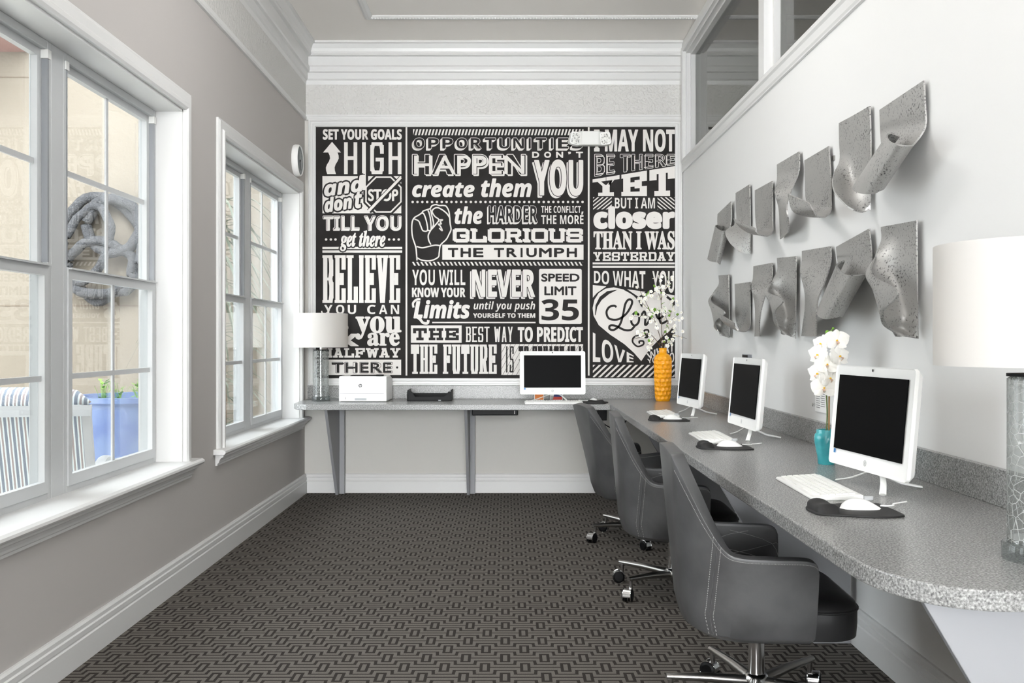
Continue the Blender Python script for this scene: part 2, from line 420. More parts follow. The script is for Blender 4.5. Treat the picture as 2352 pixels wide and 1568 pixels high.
# right wall clerestory
w3 = struct(thing('window_3', 'tall glazed clerestory above the white wall, white painted frame', 'window'))
CAS = [(0, 0), (0, .022), (.012, .030), (.030, .030), (.040, .020), (.078, .020), (.088, .014), (.094, .014), (.094, 0)]
def casing_loop(mb, corners, normal, inward=False):
    """corners: inner opening loop (4 pts, in order); profile runs outward from the opening"""
    n = Vector(normal); pts = [Vector(c) for c in corners]; c0 = sum(pts, Vector()) / 4; fr = []
    for i, p in enumerate(pts):
        a = (pts[i - 1] - p).normalized(); b = (pts[(i + 1) % 4] - p).normalized()
        fr.append((p, -(a + b), n))
    mb.sweep(CAS, fr, closed=True)
cm = MB(); casing_loop(cm, [(XR, CY1, CZ0), (XR, CY1, CZ1), (XR, CY0, CZ1), (XR, CY0, CZ0)], (-1, 0, 0)); cm.build('casing', M_trim, w3)
fm = MB(); xg2 = XR + .07
for d, (xa, xb) in ((.018, (XR + .0, xg2 + .03)), (.034, (XR + .035, xg2 + .03))):
    fm.box(xa, xb, CY0 + d, CY1 - d, CZ0, CZ0 + d).box(xa, xb, CY0 + d, CY1 - d, CZ1 - d, CZ1).box(xa, xb, CY1 - d, CY1, CZ0, CZ1).box(xa, xb, CY0, CY0 + d, CZ0, CZ1)
CM = [5.27, 3.12]
for y in CM: fm.box(XR - .012, xg2 + .04, y - .055, y + .055, CZ0, CZ1).box(XR + .0365, xg2 + .028, y - .085, y + .085, CZ0, CZ1)
fm.build('frame', M_trim, w3)
e = [CY1, CM[0], CM[1], CY0]
for i in range(3): MB().box(xg2, xg2 + .004, e[i + 1] + .08 * (i < 2) + .03, e[i] - .03 - .05 * (i > 0), CZ0 + .03, CZ1 - .03).build('pane', M_glass2, w3)

# ------------------------------------------------------------------ left wall windows
def window(name, y0, y1, label):
    w = struct(thing(name, label, 'window'))
    n_ = (1, 0, 0); c = MB().sweep(CAS, [((XL, y0, ZS - .03), (0, -1, 0), n_), ((XL, y0, ZH), (0, -1, 1), n_), ((XL, y1, ZH), (0, 1, 1), n_), ((XL, y1, ZS - .03), (0, 1, 0), n_)]); c.build('casing', M_trim, w)
    j = MB().box(XG - .02, XL + .004, y0, y0 + .012, ZS, ZH).box(XG - .02, XL + .004, y1 - .012, y1, ZS, ZH).box(XG - .02, XL + .004, y0, y1, ZH - .012, ZH)
    j.build('jamb_lining', M_trim, w)
    s = MB().sweep([(-.14, 0), (.055, 0), (.066, -.008), (.068, -.018), (.06, -.028), (-.14, -.03)], [((XL, y0 - .145, ZS + .004), (1, 0, 0), (0, 0, 1)), ((XL, y1 + .145, ZS + .004), (1, 0, 0), (0, 0, 1))])
    s.build('sill', M_trim, w)
    a = MB().sweep([(0, -.03), (.046, -.03), (.044, -.04), (.03, -.048), (.022, -.062), (.02, -.072), (.012, -.078), (.012, -.088), (0, -.09)], [((XL, y0 - .11, ZS), (1, 0, 0), (0, 0, 1)), ((XL, y1 + .11, ZS), (1, 0, 0), (0, 0, 1))])
    a.build('apron', M_trim, w)
    ym = (y0 + y1) / 2
    f = MB(); X0, X1 = XG - .06, XG + .012
    f.box(X0, X1, ym - .05, ym + .05, ZS, ZH - .012)
    for a_, b_ in ((y0 + .012, ym - .05), (ym + .05, y1 - .012)):
        f.box(X0, X1, a_ + .03, b_ - .03, ZH - .045, ZH - .012).box(X0, X1, a_ + .03, b_ - .03, ZS, ZS + .03)
        f.box(X0, X1, a_, a_ + .03, ZS, ZH - .012).box(X0, X1, b_ - .03, b_, ZS, ZH - .012)
    f.build('frame', M_alu, w, bevel=.003)
    zm = 1.49
    for a_, b_ in ((y0 + .0435, ym - .0815), (ym + .0815, y1 - .0435)):
        for up in (0, 1):
            z0, z1 = (zm - .02, ZH - .045) if up else (ZS + .03, zm + .022)
            xo = XG - (.036 if up else .008); xi = xo + .026
            q = MB(); st = .034
            q.box(xo, xi, a_ + st, b_ - st, z0, z0 + .035 if up else z0 + .045).box(xo, xi, a_ + st, b_ - st, z1 - (.03 if up else .045), z1).box(xo, xi, a_, a_ + st, z0, z1).box(xo, xi, b_ - st, b_, z0, z1)
            xm = (xo + xi) / 2 - .004; yc = (a_ + b_) / 2; zc = (z0 + z1) / 2
            q.box(xm - .004, xm + .004, yc - .011, yc + .011, z0 + .01, z1 - .01).box(xm - .0046, xm + .0046, a_ + .01, b_ - .01, zc - .011, zc + .011)
            if not up:
                q.box(xi - .002, xi + .014, a_ + .002, b_ - .002, z1 - .008, z1 - .001)
            sh = q.build('sash', M_alu, w)
            MB().box(xm - .009, xm - .006, a_ + .02, b_ - .02, z0 + .02, z1 - .02).build('pane', M_glass, sh)
        # sash balance track in the jamb of the upper half
        for yy in (a_ - .012, b_ + .0):
            MB().box(XG - .012, XG + .0135, yy - .0015 if yy == b_ else yy + .0015, yy + .0105 if yy == b_ else yy + .0135, zm + .03, ZH - .08).build('balance_track', M_track, w)
            MB().box(XG - .012, XG + .018, yy - .008, yy + .02, ZH - .08, ZH - .046).build('track_clip', M_white_m, w)
    return w


window('window_1', *W1, 'large white double window with a deep sill looking onto the patio wreath')
window('window_2', *W2, 'white double window beside the mural wall with palm leaves outside')
window('window_4', *W3, 'white double window of the same wall, level with the viewer')


# ------------------------------------------------------------------ outside the windows
struct(MB().box(-12, XL - .22, -6, 12, -.3, -.12).build('ground', M_ground))
YO = 9.9
ow = MB().box(-9, XL - .22, YO, YO + .2, -.15, 5.2)
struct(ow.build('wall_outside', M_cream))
struct(MB().box(-12, XL - .22, -1.6, -1.4, -.15, 8.5).build('wall_sky_blocker', M_cream))  # added unseen wall, keeps the bright rear sky off the outside wall
jt = MB()
for py in (178, 702): jt.box(-9, XL - .22, YO - .004, YO, H + (VY - py) / 222 - .006, H + (VY - py) / 222 + .006)
struct(jt.build('trim_5', mat('stucco joint', (88, 77, 65), .9)))
tag(MB().box(-8, -4.9, YO - 1.2, YO, 4.2, 4.75).box(-8, -4.86, YO - 1.25, YO, 4.75, 4.85).build('roof_beam', M_beam), 'reddish painted roof beam high above the patio wall', 'beam')
# woven vine wreath
wr_ = thing('wall_wreath', 'large grey woven vine wreath of looping rings on the cream patio wall', 'wall decoration', (-4.15, YO - .1, 2.17))
def ring(cx, cz, rx, rz, tilt, rad, a0=0, a1=360, wob=.03, seed=0, dy=0):
    pts = []
    for i in range(49):
        a = math.radians(a0 + (a1 - a0) * i / 48); x = rx * math.cos(a); z = rz * math.sin(a); c, s_ = math.cos(tilt), math.sin(tilt)
        w = 1 + wob * mnoise.noise(Vector((math.cos(a) * 2 + seed, math.sin(a) * 2, seed)))
        pts.append((cx + (x * c - z * s_) * w, dy + .03 * math.sin(a * 2 + seed), cz + (x * s_ + z * c) * w))
    return pts
for k, (cx, cz, rx, rz, tl, rad) in enumerate(((0, .0, .42, .52, .1, .052), (.12, .22, .27, .27, -.3, .055), (-.02, -.21, .35, .27, .15, .05), (-.13, .03, .22, .40, -.35, .045))):
    MB().tube(ring(cx, cz, rx, rz, tl, rad, wob=.12, seed=k, dy=-.02 * k), rad, 10).build('vine_ring', M_wreath, wr_, smooth=60)
# blue planter with small leafy plants
pl = thing('planter', 'large round blue glazed planter on the patio', 'planter', (-2.98, 7.75, -.12))
MB().lathe([(0, 0), (.36, 0), (.40, .05), (.47, .84), (.50, .86), (.50, .9), (.44, .9), (.43, .84), (0, .82)], n=40).build('pot', M_blue, pl, smooth=35)
MB().lathe([(0, .828), (.43, .83)], n=24).build('soil', M_soil, pl)
for k in range(7):
    sp = thing('leafy_plant', 'small green leafy seedlings growing in the blue planter', 'plant', (-2.98 + random.uniform(-.28, .32), 7.75 + random.uniform(-.25, .25), .71), group='seedlings in the blue planter')
    mb = MB()
    for q in range(26):
        a = random.uniform(0, 2 * PI); r = random.uniform(.0, .1); z = random.uniform(.02, .2); d = Vector((math.cos(a), math.sin(a), random.uniform(-.2, .6))).normalized() * .03; n = d.cross(Vector((0, 0, 1))).normalized() * .014; c = Vector((r * math.cos(a), r * math.sin(a), z))
        mb.add([c - d, c + n, c + d, c - n], [(0, 1, 2, 3)]); mb.tube([(0, 0, 0), c], .0015, 4)
    mb.build('leaves', M_green, sp)
# palm
pm = thing('palm', 'spiky palm plant with long arching blades outside the window nearest the mural', 'plant', (-2.72, 8.95, -.12))
MB().tube(crom([(0, 0, 0), (.04, .02, .8), (-.02, 0, 1.6), (.02, .03, 2.5)], 5), [.06 - .001 * i for i in range(16)], 8).build('trunk', M_twig, pm, smooth=60)
mb = MB(); M_palm = mat('palm blade', (100, 106, 92), .6)
for k in range(150):
    hz = random.choice((.5, .9, 1.4, 1.8, 2.2, 2.5)) + random.uniform(-.15, .15); a = random.uniform(0, 2 * PI); ln = random.uniform(.5, 1.0); rise = random.uniform(-.1, .5)
    d = Vector((math.cos(a), math.sin(a), 0)); sd = Vector((-math.sin(a), math.cos(a), 0)); rows = []
    for i in range(7):
        u = i / 6; w = .018 * (1 - u) ** .6 * (.4 + u if u < .3 else 1) + .001; c = d * ln * u * (1 - .15 * u) + Vector((.0, 0, hz + rise * u - .75 * ln * u * u))
        rows.append([c - sd * w, c + Vector((0, 0, -.004)), c + sd * w])
    mb.grid(rows)
mb.build('blades', M_palm, pm)
# patio armchair seen from behind
pc = thing('patio_chair', 'white metal patio armchair with striped cushion just outside the big window', 'chair', (-2.62, 5.15, -.12), math.radians(12))
fr = MB()
fr.box(-.42, .36, -.02, .015, .93, .99); fr.box(-.42, .36, .14, .17, .55, .59)
for x in (-.42, .31): fr.prism([(x, -.02, .99), (x, .015, .99), (x, .33, .05), (x, .29, .05)], (.045, 0, 0))
fr.build('back_frame', M_patio, pc)
MB().prism([(-.38, .0, .94), (-.38, .03, .94), (-.38, .3, .12), (-.38, .27, .12)], (.7, 0, 0)).build('sling', M_stripe, pc)
for x in (-.45, .36): MB().tube(crom([(x, .12, .62), (x, .35, .66), (x, .6, .6), (x, .68, .5), (x, .62, .42)], 6), .028, 8, flat=.5).build('armrest', M_patio, pc, smooth=60)
for x, y in ((-.40, .3), (.34, .3), (-.40, .75), (.34, .75)): MB().box(x - .02, x + .02, y - .02, y + .02, 0, .45).build('leg', M_patio, pc)
MB().box(-.4, .34, .25, .8, .4, .45).build('seat', M_patio, pc)
cu = MB(); rows = []
for i in range(11):
    u = i / 10; r = []
    for j in range(13):
        v = j / 12; e_ = (1 - (2 * u - 1) ** 4) ** .5; g = 2 * PI * v
        r.append((-.40 + .74 * u, .10 + math.cos(g) * .12 * e_, 1.0 + math.sin(g) * .085 * e_))
    rows.append(r)
cu.grid(rows).build('cushion', M_stripe, pc, smooth=60)

# ------------------------------------------------------------------ mural on the back wall
PS = 286.0
def wx(px): return (px - VX) / PS
def wz(py): return H - (py - VY) / PS
mural = thing('wall_mural', 'chalkboard style typography mural in a white moulded frame above the counter', 'wall art', (0, D, 0))
MB().box(wx(722), wx(1554), -.006, 0, wz(870), wz(289)).build('print_board', chalk(), mural)
fr = MB(); FP = [(0, 0), (0, .014), (.008, .02), (.02, .02), (.026, .015), (.042, .015), (.048, .024), (.056, .024), (.06, .016), (.06, 0)]
cs = [Vector((wx(726), 0, wz(868))), Vector((wx(1550), 0, wz(868))), Vector((wx(1550), 0, wz(292))), Vector((wx(726), 0, wz(292)))]
fr.sweep(FP, [(p, -((cs[i - 1] - p).normalized() + (cs[(i + 1) % 4] - p).normalized()), (0, -1, 0)) for i, p in enumerate(cs)], closed=True)
fr.build('frame', M_trim, mural)
M_chalkw = mat('chalk white print', (222, 218, 214), .85, spec=.2); M_chalkd = mat('chalk dark print', (50, 48, 48), .85, spec=.1)
INK = MB()
_cache = {}
def glyphs(txt, off):
    k = (txt, off)
    if k not in _cache:
        c = bpy.data.curves.new('g', 'FONT'); c.body = txt; c.size = 1; c.offset = off; c.resolution_u = 6; c.fill_mode = 'FRONT'
        o = bpy.data.objects.new('g', c); COL.objects.link(o); dg = bpy.context.evaluated_depsgraph_get(); dg.update()
        me = bpy.data.meshes.new_from_object(o.evaluated_get(dg))
        _cache[k] = ([v.co[:2] for v in me.vertices], [tuple(p.vertices) for p in me.polygons])
        bpy.data.objects.remove(o); bpy.data.curves.remove(c); bpy.data.meshes.remove(me)
    return _cache[k]
STY = {'serif': (0x1D400, 0x1D41A), 'ital': (0x1D468, 0x1D482), 'script': (0x1D4D0, 0x1D4EA), 'slab': (0x1D670, 0x1D68A), 'bold': (0x1D5D4, 0x1D5EE), 'bital': (0x1D63C, 0x1D656), 'sans': (None, None)}
def styled(txt, st):
    up, lo = STY[st]
    if up is None: return txt
    dg = {'serif': 0x1D7CE, 'bold': 0x1D7EC, 'slab': 0x1D7F6}.get(st)
    return ''.join(chr(up + ord(c) - 65) if 'A' <= c <= 'Z' else chr(lo + ord(c) - 97) if 'a' <= c <= 'z' else chr(dg + ord(c) - 48) if dg and c.isdigit() else c for c in txt)
_n = [0]
def bump():   # every printed shape lies a hair above the one before it
    _n[0] = (_n[0] + 1) % 36
def put(pt, layer): return (wx(pt[0]), -.0065 - .0007 * layer - 1.8e-5 * _n[0], wz(pt[1]))
OCT = [(math.cos(PI * k / 4), math.sin(PI * k / 4)) for k in range(8)]
def text(txt, st, box, bold=0.0, dark=0, layer=1, sh=(0, 0)):
    """box: (x0,y0,x1,y1) in photo pixels or four corners TL,TR,BR,BL; bold thickens the strokes by that many pixels"""
    vs, fs = glyphs(styled(txt, st), 0.0)
    if not vs: return
    x0 = min(v[0] for v in vs); x1 = max(v[0] for v in vs); y0 = min(v[1] for v in vs); y1 = max(v[1] for v in vs)
    q = [(box[0], box[1]), (box[2], box[1]), (box[2], box[3]), (box[0], box[3])] if not isinstance(box[0], tuple) else box
    for dx, dy in [(0, 0)] + ([(c * bold, s_ * bold) for c, s_ in OCT] if bold else []):
        out = []; bump()
        for x, y in vs:
            u = (x - x0) / (x1 - x0); v = (y1 - y) / (y1 - y0)
            a = [q[0][i] * (1 - u) + q[1][i] * u for i in (0, 1)]; b = [q[3][i] * (1 - u) + q[2][i] * u for i in (0, 1)]
            out.append(put((a[0] * (1 - v) + b[0] * v + sh[0] + dx, a[1] * (1 - v) + b[1] * v + sh[1] + dy), layer))
        INK.add(out, fs, dark)
def cells(txt, x0, x1, gap):
    wts = [.42 if c in "I!" else .35 if c == "'" else .5 if c == ' ' else 1.25 if c in 'MW' else 1 for c in txt]; tot = sum(wts) + gap * (len(txt) - 1); u = (x1 - x0) / tot; x = x0
    for c, w_ in zip(txt, wts): yield c, x, x + u * w_; x += u * (w_ + gap)
def spaced(txt, st, box, bold=0.0, dark=0, layer=1, sh=(0, 0), gap=.35):
    """letters set one by one in wide cells"""
    x0, y0, x1, y1 = box
    for c, a, b in cells(txt, x0, x1, gap):
        if c == "'": text(',', st, (a, y0, b, y0 + (y1 - y0) * .35), bold, dark, layer, sh)
        elif c == 'I': m = (a + b) / 2; w_ = (y1 - y0) * (.10 if st == 'bold' else .07) + bold; poly([(m - w_, y0 - bold), (m + w_, y0 - bold), (m + w_, y1 + bold), (m - w_, y1 + bold)], dark, layer, sh)
        elif c != ' ': text(c, st, (a, y0, b, y1), bold, dark, layer, sh)
RING = [('v', 0, .1, .9), ('v', 1, .1, .9), ('h', 0, .14, .86), ('h', 1, .14, .86), ('d', 0, .14, .16, 0), ('d', .84, 0, 1, .14), ('d', 1, .86, .84, 1), ('d', .16, 1, 0, .86)]
GLY = {'A': [('d', .06, 1, .46, 0), ('d', .54, 0, .94, 1), ('h', .68, .24, .76), ('s', .06, 1), ('s', .94, 1), ('h', 0, .3, .6)],
       'B': [('v', .1, 0, 1), ('h', 0, 0, .84), ('h', .5, .1, .8), ('h', 1, 0, .84), ('v', .97, .1, .4), ('v', 1, .6, .9), ('d', .97, .38, .8, .5), ('d', .8, .5, 1, .62), ('d', .82, 0, .97, .12), ('d', 1, .88, .84, 1)],
       'C': RING[:1] + RING[2:] + [('v', 1, .1, .3), ('v', 1, .72, .9)], 'D': [('v', .1, 0, 1), ('h', 0, 0, .84), ('h', 1, 0, .84), ('v', 1, .14, .86), ('d', .84, 0, 1, .14), ('d', 1, .86, .84, 1)],
       'E': [('v', .1, 0, 1), ('h', 0, 0, 1), ('h', .5, .1, .72), ('h', 1, 0, 1), ('v', 1, 0, .26), ('v', 1, .74, 1), ('v', .72, .4, .6)], 'F': [('v', .1, 0, 1), ('h', 0, 0, 1), ('h', .5, .1, .72), ('v', 1, 0, .28), ('v', .72, .4, .6), ('s', .14, 1)],
       'G': RING[:1] + RING[2:] + [('v', 1, .1, .28), ('v', 1, .55, .9), ('h', .55, .55, 1)], 'H': [('v', .1, 0, 1), ('v', .9, 0, 1), ('h', .5, .1, .9), ('s', .1, 0), ('s', .1, 1), ('s', .9, 0), ('s', .9, 1)],
       'I': [('v', .5, 0, 1), ('h', 0, 0, 1), ('h', 1, 0, 1)], 'L': [('v', .14, 0, 1), ('h', 1, 0, 1), ('v', 1, .7, 1), ('s', .14, 0)], 'O': RING,
       'R': [('v', .1, 0, 1), ('h', 0, 0, .8), ('h', .52, .1, .8), ('v', .94, .12, .4), ('d', .8, 0, .94, .12), ('d', .94, .4, .8, .52), ('d', .6, .52, .9, 1), ('s', .1, 1), ('s', .92, 1)],
       'S': [('h', 0, .14, .86), ('h', 1, .14, .86), ('h', .5, .14, .86), ('v', 0, .12, .38), ('v', 1, .62, .88), ('v', 1, .02, .26), ('v', 0, .74, .98), ('d', 0, .38, .14, .5), ('d', .86, .5, 1, .62), ('d', 0, .12, .14, 0), ('d', 1, .88, .86, 1)],
       'T': [('v', .5, 0, 1), ('h', 0, 0, 1), ('v', 0, 0, .27), ('v', 1, 0, .27), ('s', .5, 1)], 'U': [('v', .08, 0, .88), ('v', .92, 0, .88), ('h', 1, .2, .8), ('d', .08, .86, .22, 1), ('d', .92, .86, .78, 1), ('s', .08, 0), ('s', .92, 0)],
       'V': [('d', .04, 0, .46, 1), ('d', .96, 0, .54, 1), ('s', .06, 0), ('s', .94, 0)], 'W': [('d', .03, 0, .25, 1), ('d', .47, .15, .25, 1), ('d', .53, .15, .75, 1), ('d', .97, 0, .75, 1), ('s', .06, 0), ('s', .94, 0)],
       'Y': [('d', .04, 0, .5, .55), ('d', .96, 0, .5, .55), ('v', .5, .5, 1), ('s', .06, 0), ('s', .94, 0), ('s', .5, 1)], '!': [('v', .5, 0, .65), ('v', .5, .85, 1)]}
def slab(txt, box, wv, wh, sw=0, dark=0, layer=1, sh=(0, 0), gap=.16, quad=None):
    """drawn slab (sw > 0) or plain stick capitals: stem width wv, bar width wh, serif length sw, in pixels"""
    x0, y0, x1, y1 = box
    def pq(pts):
        if quad:
            o = []
            for x, y in pts:
                u = (x - x0) / (x1 - x0); v = (y - y0) / (y1 - y0); a = [quad[0][i] * (1 - u) + quad[1][i] * u for i in (0, 1)]; b = [quad[3][i] * (1 - u) + quad[2][i] * u for i in (0, 1)]
                o.append((a[0] * (1 - v) + b[0] * v, a[1] * (1 - v) + b[1] * v))
            pts = o
        poly(pts, dark, layer, sh)
    for c, a, b in cells(txt, x0, x1, gap):
        if c not in GLY: continue
        X_ = lambda u: a + wv / 2 + (b - a - wv) * u
        Y_ = lambda v: y0 + wh / 2 + (y1 - y0 - wh) * v
        for g in GLY[c]:
            if g[0] == 'v':
                if not sw and c in 'EFTL' and g[1] in (0, 1, .72): continue
                x = X_(g[1]); pq([(x - wv / 2, Y_(g[2]) - wh / 2), (x + wv / 2, Y_(g[2]) - wh / 2), (x + wv / 2, Y_(g[3]) + wh / 2), (x - wv / 2, Y_(g[3]) + wh / 2)])
            elif g[0] == 'h':
                if not sw and c in 'IA' and g[1] in (0, 1): continue
                y = Y_(g[1]); pq([(X_(g[2]) - wv / 2, y - wh / 2), (X_(g[3]) + wv / 2, y - wh / 2), (X_(g[3]) + wv / 2, y + wh / 2), (X_(g[2]) - wv / 2, y + wh / 2)])
            elif g[0] == 's':
                if sw: x = X_(g[1]); y = Y_(g[2]); l_ = max(a - wv * .1, x - sw / 2); r_ = min(b + wv * .1, x + sw / 2); pq([(l_, y - wh / 2), (r_, y - wh / 2), (r_, y + wh / 2), (l_, y + wh / 2)])
            else:
                xa, ya, xb, yb = X_(g[1]), Y_(g[2]), X_(g[3]), Y_(g[4])
                if abs(xb - xa) > abs(yb - ya) * 1.2: k = wh / 2; pq([(xa - wv / 2, ya), (xa, ya - k), (xb, yb - k), (xb + wv / 2, yb), (xb, yb + k), (xa, ya + k)])
                else: pq([(xa - wv / 2, ya + (-wh / 2 if ya < yb else wh / 2)), (xa + wv / 2, ya + (-wh / 2 if ya < yb else wh / 2)), (xb + wv / 2, yb + (wh / 2 if ya < yb else -wh / 2)), (xb - wv / 2, yb + (wh / 2 if ya < yb else -wh / 2))])
def poly(pts, dark=0, layer=1, sh=(0, 0)): bump(); INK.add([put((p[0] + sh[0], p[1] + sh[1]), layer) for p in pts], [tuple(range(len(pts)))], dark)
def rect(x0, y0, x1, y1, dark=0, layer=1): poly([(x0, y0), (x1, y0), (x1, y1), (x0, y1)], dark, layer)
def dot(x, y, r, dark=0, layer=1): poly([(x + r * math.cos(PI * k / 8), y + r * math.sin(PI * k / 8)) for k in range(16)], dark, layer)
def stroke(pts, w, dark=0, layer=1, smooth=True):
    P_ = [Vector((p[0], p[1], 0)) for p in pts]; P_ = crom(P_, 6) if smooth else P_
    Lf = []; Rt = []; bump()
    for i, p in enumerate(P_):
        tt = (P_[min(i + 1, len(P_) - 1)] - P_[max(0, i - 1)]); tt = tt.normalized() if tt.length else Vector((1, 0, 0)); n = Vector((-tt.y, tt.x, 0)) * (w / 2)
        Lf.append(p + n); Rt.append(p - n)
    k = len(P_); INK.add([put(p, layer) for p in Lf + Rt], [(i, i + 1, k + i + 1, k + i) for i in range(k - 1)], dark)
def hatch(x0, y0, x1, y1, step, w, lean, dark=0, layer=1, clip=None):
    x = x0 - abs(lean)
    while x < x1 + abs(lean):
        q = [(x + lean, y0), (x + lean + w, y0), (x + w, y1), (x, y1)]
        def cut(q, lim, keep):
            o = []
            for i in range(len(q)):
                a, b = q[i - 1], q[i]; ia, ib = keep(a[0]), keep(b[0])
                if ia != ib: tt = (lim - a[0]) / (b[0] - a[0]); o.append((lim, a[1] + (b[1] - a[1]) * tt))
                if ib: o.append(b)
            return o
        q = cut(q, x0, lambda v: v >= x0); q = cut(q, x1, lambda v: v <= x1) if q else q
        if len(q) > 2: poly(q, dark, layer)
        x += step
def shadowed(txt, st, box, o=1.0, d=(-3, 4), fn=text, n=5):
    for k in range(n, 0, -1): fn(txt, st, box, o * .8, 0, 1, sh=(d[0] * k / n, d[1] * k / n))
    fn(txt, st, box, o, 0, 2); fn(txt, st, box, 0, 1, 3)

rect(931.8, 292, 935.6, 862); rect(1350, 292.5, 1354, 862)
# left column
text('SET YOUR GOALS', 'bold', (742.5, 297.5, 922.5, 320.5), .7)
A_ = [(763, 326), (783.5, 350), (776, 350)]
poly([(763, 326), (783.5, 350.5), (742.5, 350.5)])
INK.grid([[put((a, y), 1), put((b, y), 1)] for y, a, b in ((350, 754, 775.5), (357, 757.5, 778), (364, 758.5, 778.5), (371, 756, 775.5), (378, 751.5, 771), (385, 749, 769), (392, 749.5, 769.5), (400, 752, 772))])
for x0, x1, c in ((788, 823.5, 'H'), (850.7, 881.7, 'G'), (890, 925, 'H')): slab(c, (x0, 327, x1, 400), 8.4, 8.4)
rect(832, 327, 840.5, 438)
rect(741, 404.5, 922, 490)
def band(txt, q, off): text(txt, 'bital', q, 5, 1, 2); text(txt, 'bital', q, 1.2, 0, 3)
band('and', [(744, 417), (835, 403), (838, 438), (747, 451)], .05)
rect(826, 402, 846, 437, 1, 2); rect(832, 402, 840.5, 437, 0, 3)
band('don', [(745, 456), (806, 446), (809, 478), (748, 488)], 1); band('t', [(815, 443), (830, 441), (832, 476), (817, 478)], .05)
poly([(808, 446), (813, 446), (812, 455), (808, 456)], 0, 3)
def octa(cx, cy, r, dark, layer): poly([(cx + r * math.cos(PI / 8 + PI / 4 * k), cy + r * math.sin(PI / 8 + PI / 4 * k)) for k in range(8)], dark, layer)
octa(881, 447, 50, 1, 2); octa(881, 447, 45.2, 0, 3); octa(881, 447, 41.5, 1, 4)
text('STOP', 'sans', (847, 435.5, 914, 461.5), 1.1, 0, 5)
stroke([(848, 486), (922, 409)], 12, 1, 6, False); stroke([(846, 486), (921, 408)], 6, 0, 7, False)
text('TILL YOU', 'bold', (743, 496, 921, 529), 1.5); text('TILL YOU', 'bold', (743, 496, 921, 529), 0, 1, 2); text('TILL YOU', 'bold', (744.2, 497.2, 922.2, 530.2), .0, 0, 3)
rect(741, 567, 924, 572); rect(741, 575, 924, 580.4)
text('get there', 'ital', (782, 530, 885, 576), 4, 1, 2); text('get there', 'ital', (782, 530, 885, 576), .9, 0, 3)
for x in (749.4, 760.3, 771, 894, 905, 916): dot(x, 550, 2.8)
slab('BELIEVE', (741, 586, 919.5, 695.5), 9.6, 6.5, 17, gap=.1)
spaced('YOU CAN', 'bold', (745, 700, 917, 721), gap=.42)
stroke([(757, 712), (749, 720), (741, 719), (739, 714)], 3)
text('you', 'serif', (818, 727.5, 921, 778), 1.6); text('are', 'serif', (845, 765, 917, 793), 1.3)
text('&', 'sans', (741, 740, 824, 795), .6)
slab('HALFWAY', (741, 799, 919.5, 821), 5.6, 4.4, 12, gap=.12)
rect(741, 825.7, 921.6, 861)
text('THERE', 'bold', (763, 832, 901, 856), 1, 1, 2); text('THERE', 'bold', (763, 832, 901, 856), 0, 0, 3); text('THERE', 'sans', (763, 833, 899, 855), .4, 1, 4); dot(912.5, 843.5, 2.6, 1, 2)
# middle column
hatch(949, 297, 1340, 311, 7.62, 3.9, 4)
shadowed('OPPORTUNITIES', 'bold', (951, 317.5, 1338, 341.5), 1.1, (-4, 4), spaced)
shadowed('HAPPEN', 'bold', (948, 355.5, 1207, 400.5), 1.8, (2.5, 2.5), n=1); text('HAPPEN', 'sans', (952, 358, 1204, 399), .5, 0, 4)
spaced("DON'T", 'sans', (1223, 349.5, 1338, 362), .9, gap=.9)
text('YOU', 'bold', (1228, 368, 1338, 449), 1.5, 0, 1, (-4.5, 5)); text('YOU', 'bold', (1228, 368, 1338, 449), 3, 1, 2); text('YOU', 'bold', (1228, 368, 1338, 449), 1.4, 0, 3)
text('create', 'bital', (948, 421, 1089, 452), 1.1); text('them', 'bital', (1106, 411, 1220, 452), 1.1)
for k in range(36): dot(948 + k * 11.14, 464, 2.8)
fist = [[(958, 598), (957, 585), (955, 567), (948, 545), (946, 527), (947, 510), (952, 500), (962, 494), (969, 489), (972, 485), (980, 482), (988, 479), (992, 473), (1001, 470), (1009, 472), (1018, 472), (1025, 474), (1031, 485), (1033, 500), (1034, 513), (1036, 527), (1032, 537), (1025, 550), (1012, 563), (1009, 580), (1007, 590), (995, 597), (982, 599), (968, 597), (958, 592)],
        [(957, 566), (970, 569), (985, 566), (1000, 563), (1010, 564)], [(952, 503), (962, 508), (967, 520), (972, 530), (982, 529), (980, 510), (974, 492), (969, 489)],
        [(982, 529), (990, 528), (989, 505), (986, 490), (983, 483)], [(990, 528), (996, 515), (992, 495), (989, 481)], [(990, 528), (1000, 517), (1008, 505), (999, 497), (993, 487), (996, 480), (1005, 477), (1016, 482), (1026, 490), (1033, 500)],
        [(1008, 505), (1017, 505), (1011, 509), (1014, 514), (1007, 515), (1012, 520), (1016, 530), (1009, 524)], [(990, 528), (984, 540), (985, 552), (990, 562)]]
for s_ in fist: stroke(s_, 3.0)
text('the', 'bital', (1045, 475, 1108, 514), 1)
shadowed('HARDER', 'bold', (1122, 473, 1234, 511), .9, (-2.5, 3.5))
text('THE CONFLICT', 'bold', (1243, 473, 1334, 489)); poly([(1336, 486), (1340, 486), (1338, 493), (1335, 493)])
text('THE MORE', 'bold', (1243, 494, 1340, 515))
slab('GLORIOUS', (1040, 524.5, 1336, 555), 6, 6, 13, gap=.13); slab('GLORIOUS', (1040, 524.5, 1336, 555), 6, 6, 13, 0, 1, (3, 2), gap=.13)
rect(1016, 562, 1340, 596.6); spaced('THE TRIUMPH', 'sans', (1030, 570.5, 1324, 589.5), 1.1, 1, 2)
hatch(947, 601.6, 1339, 610, 9.55, 4.2, -5)
text('YOU WILL', 'bold', (947, 619, 1069, 655)); text('KNOW YOUR', 'bold', (947, 661, 1068.5, 682), .6)
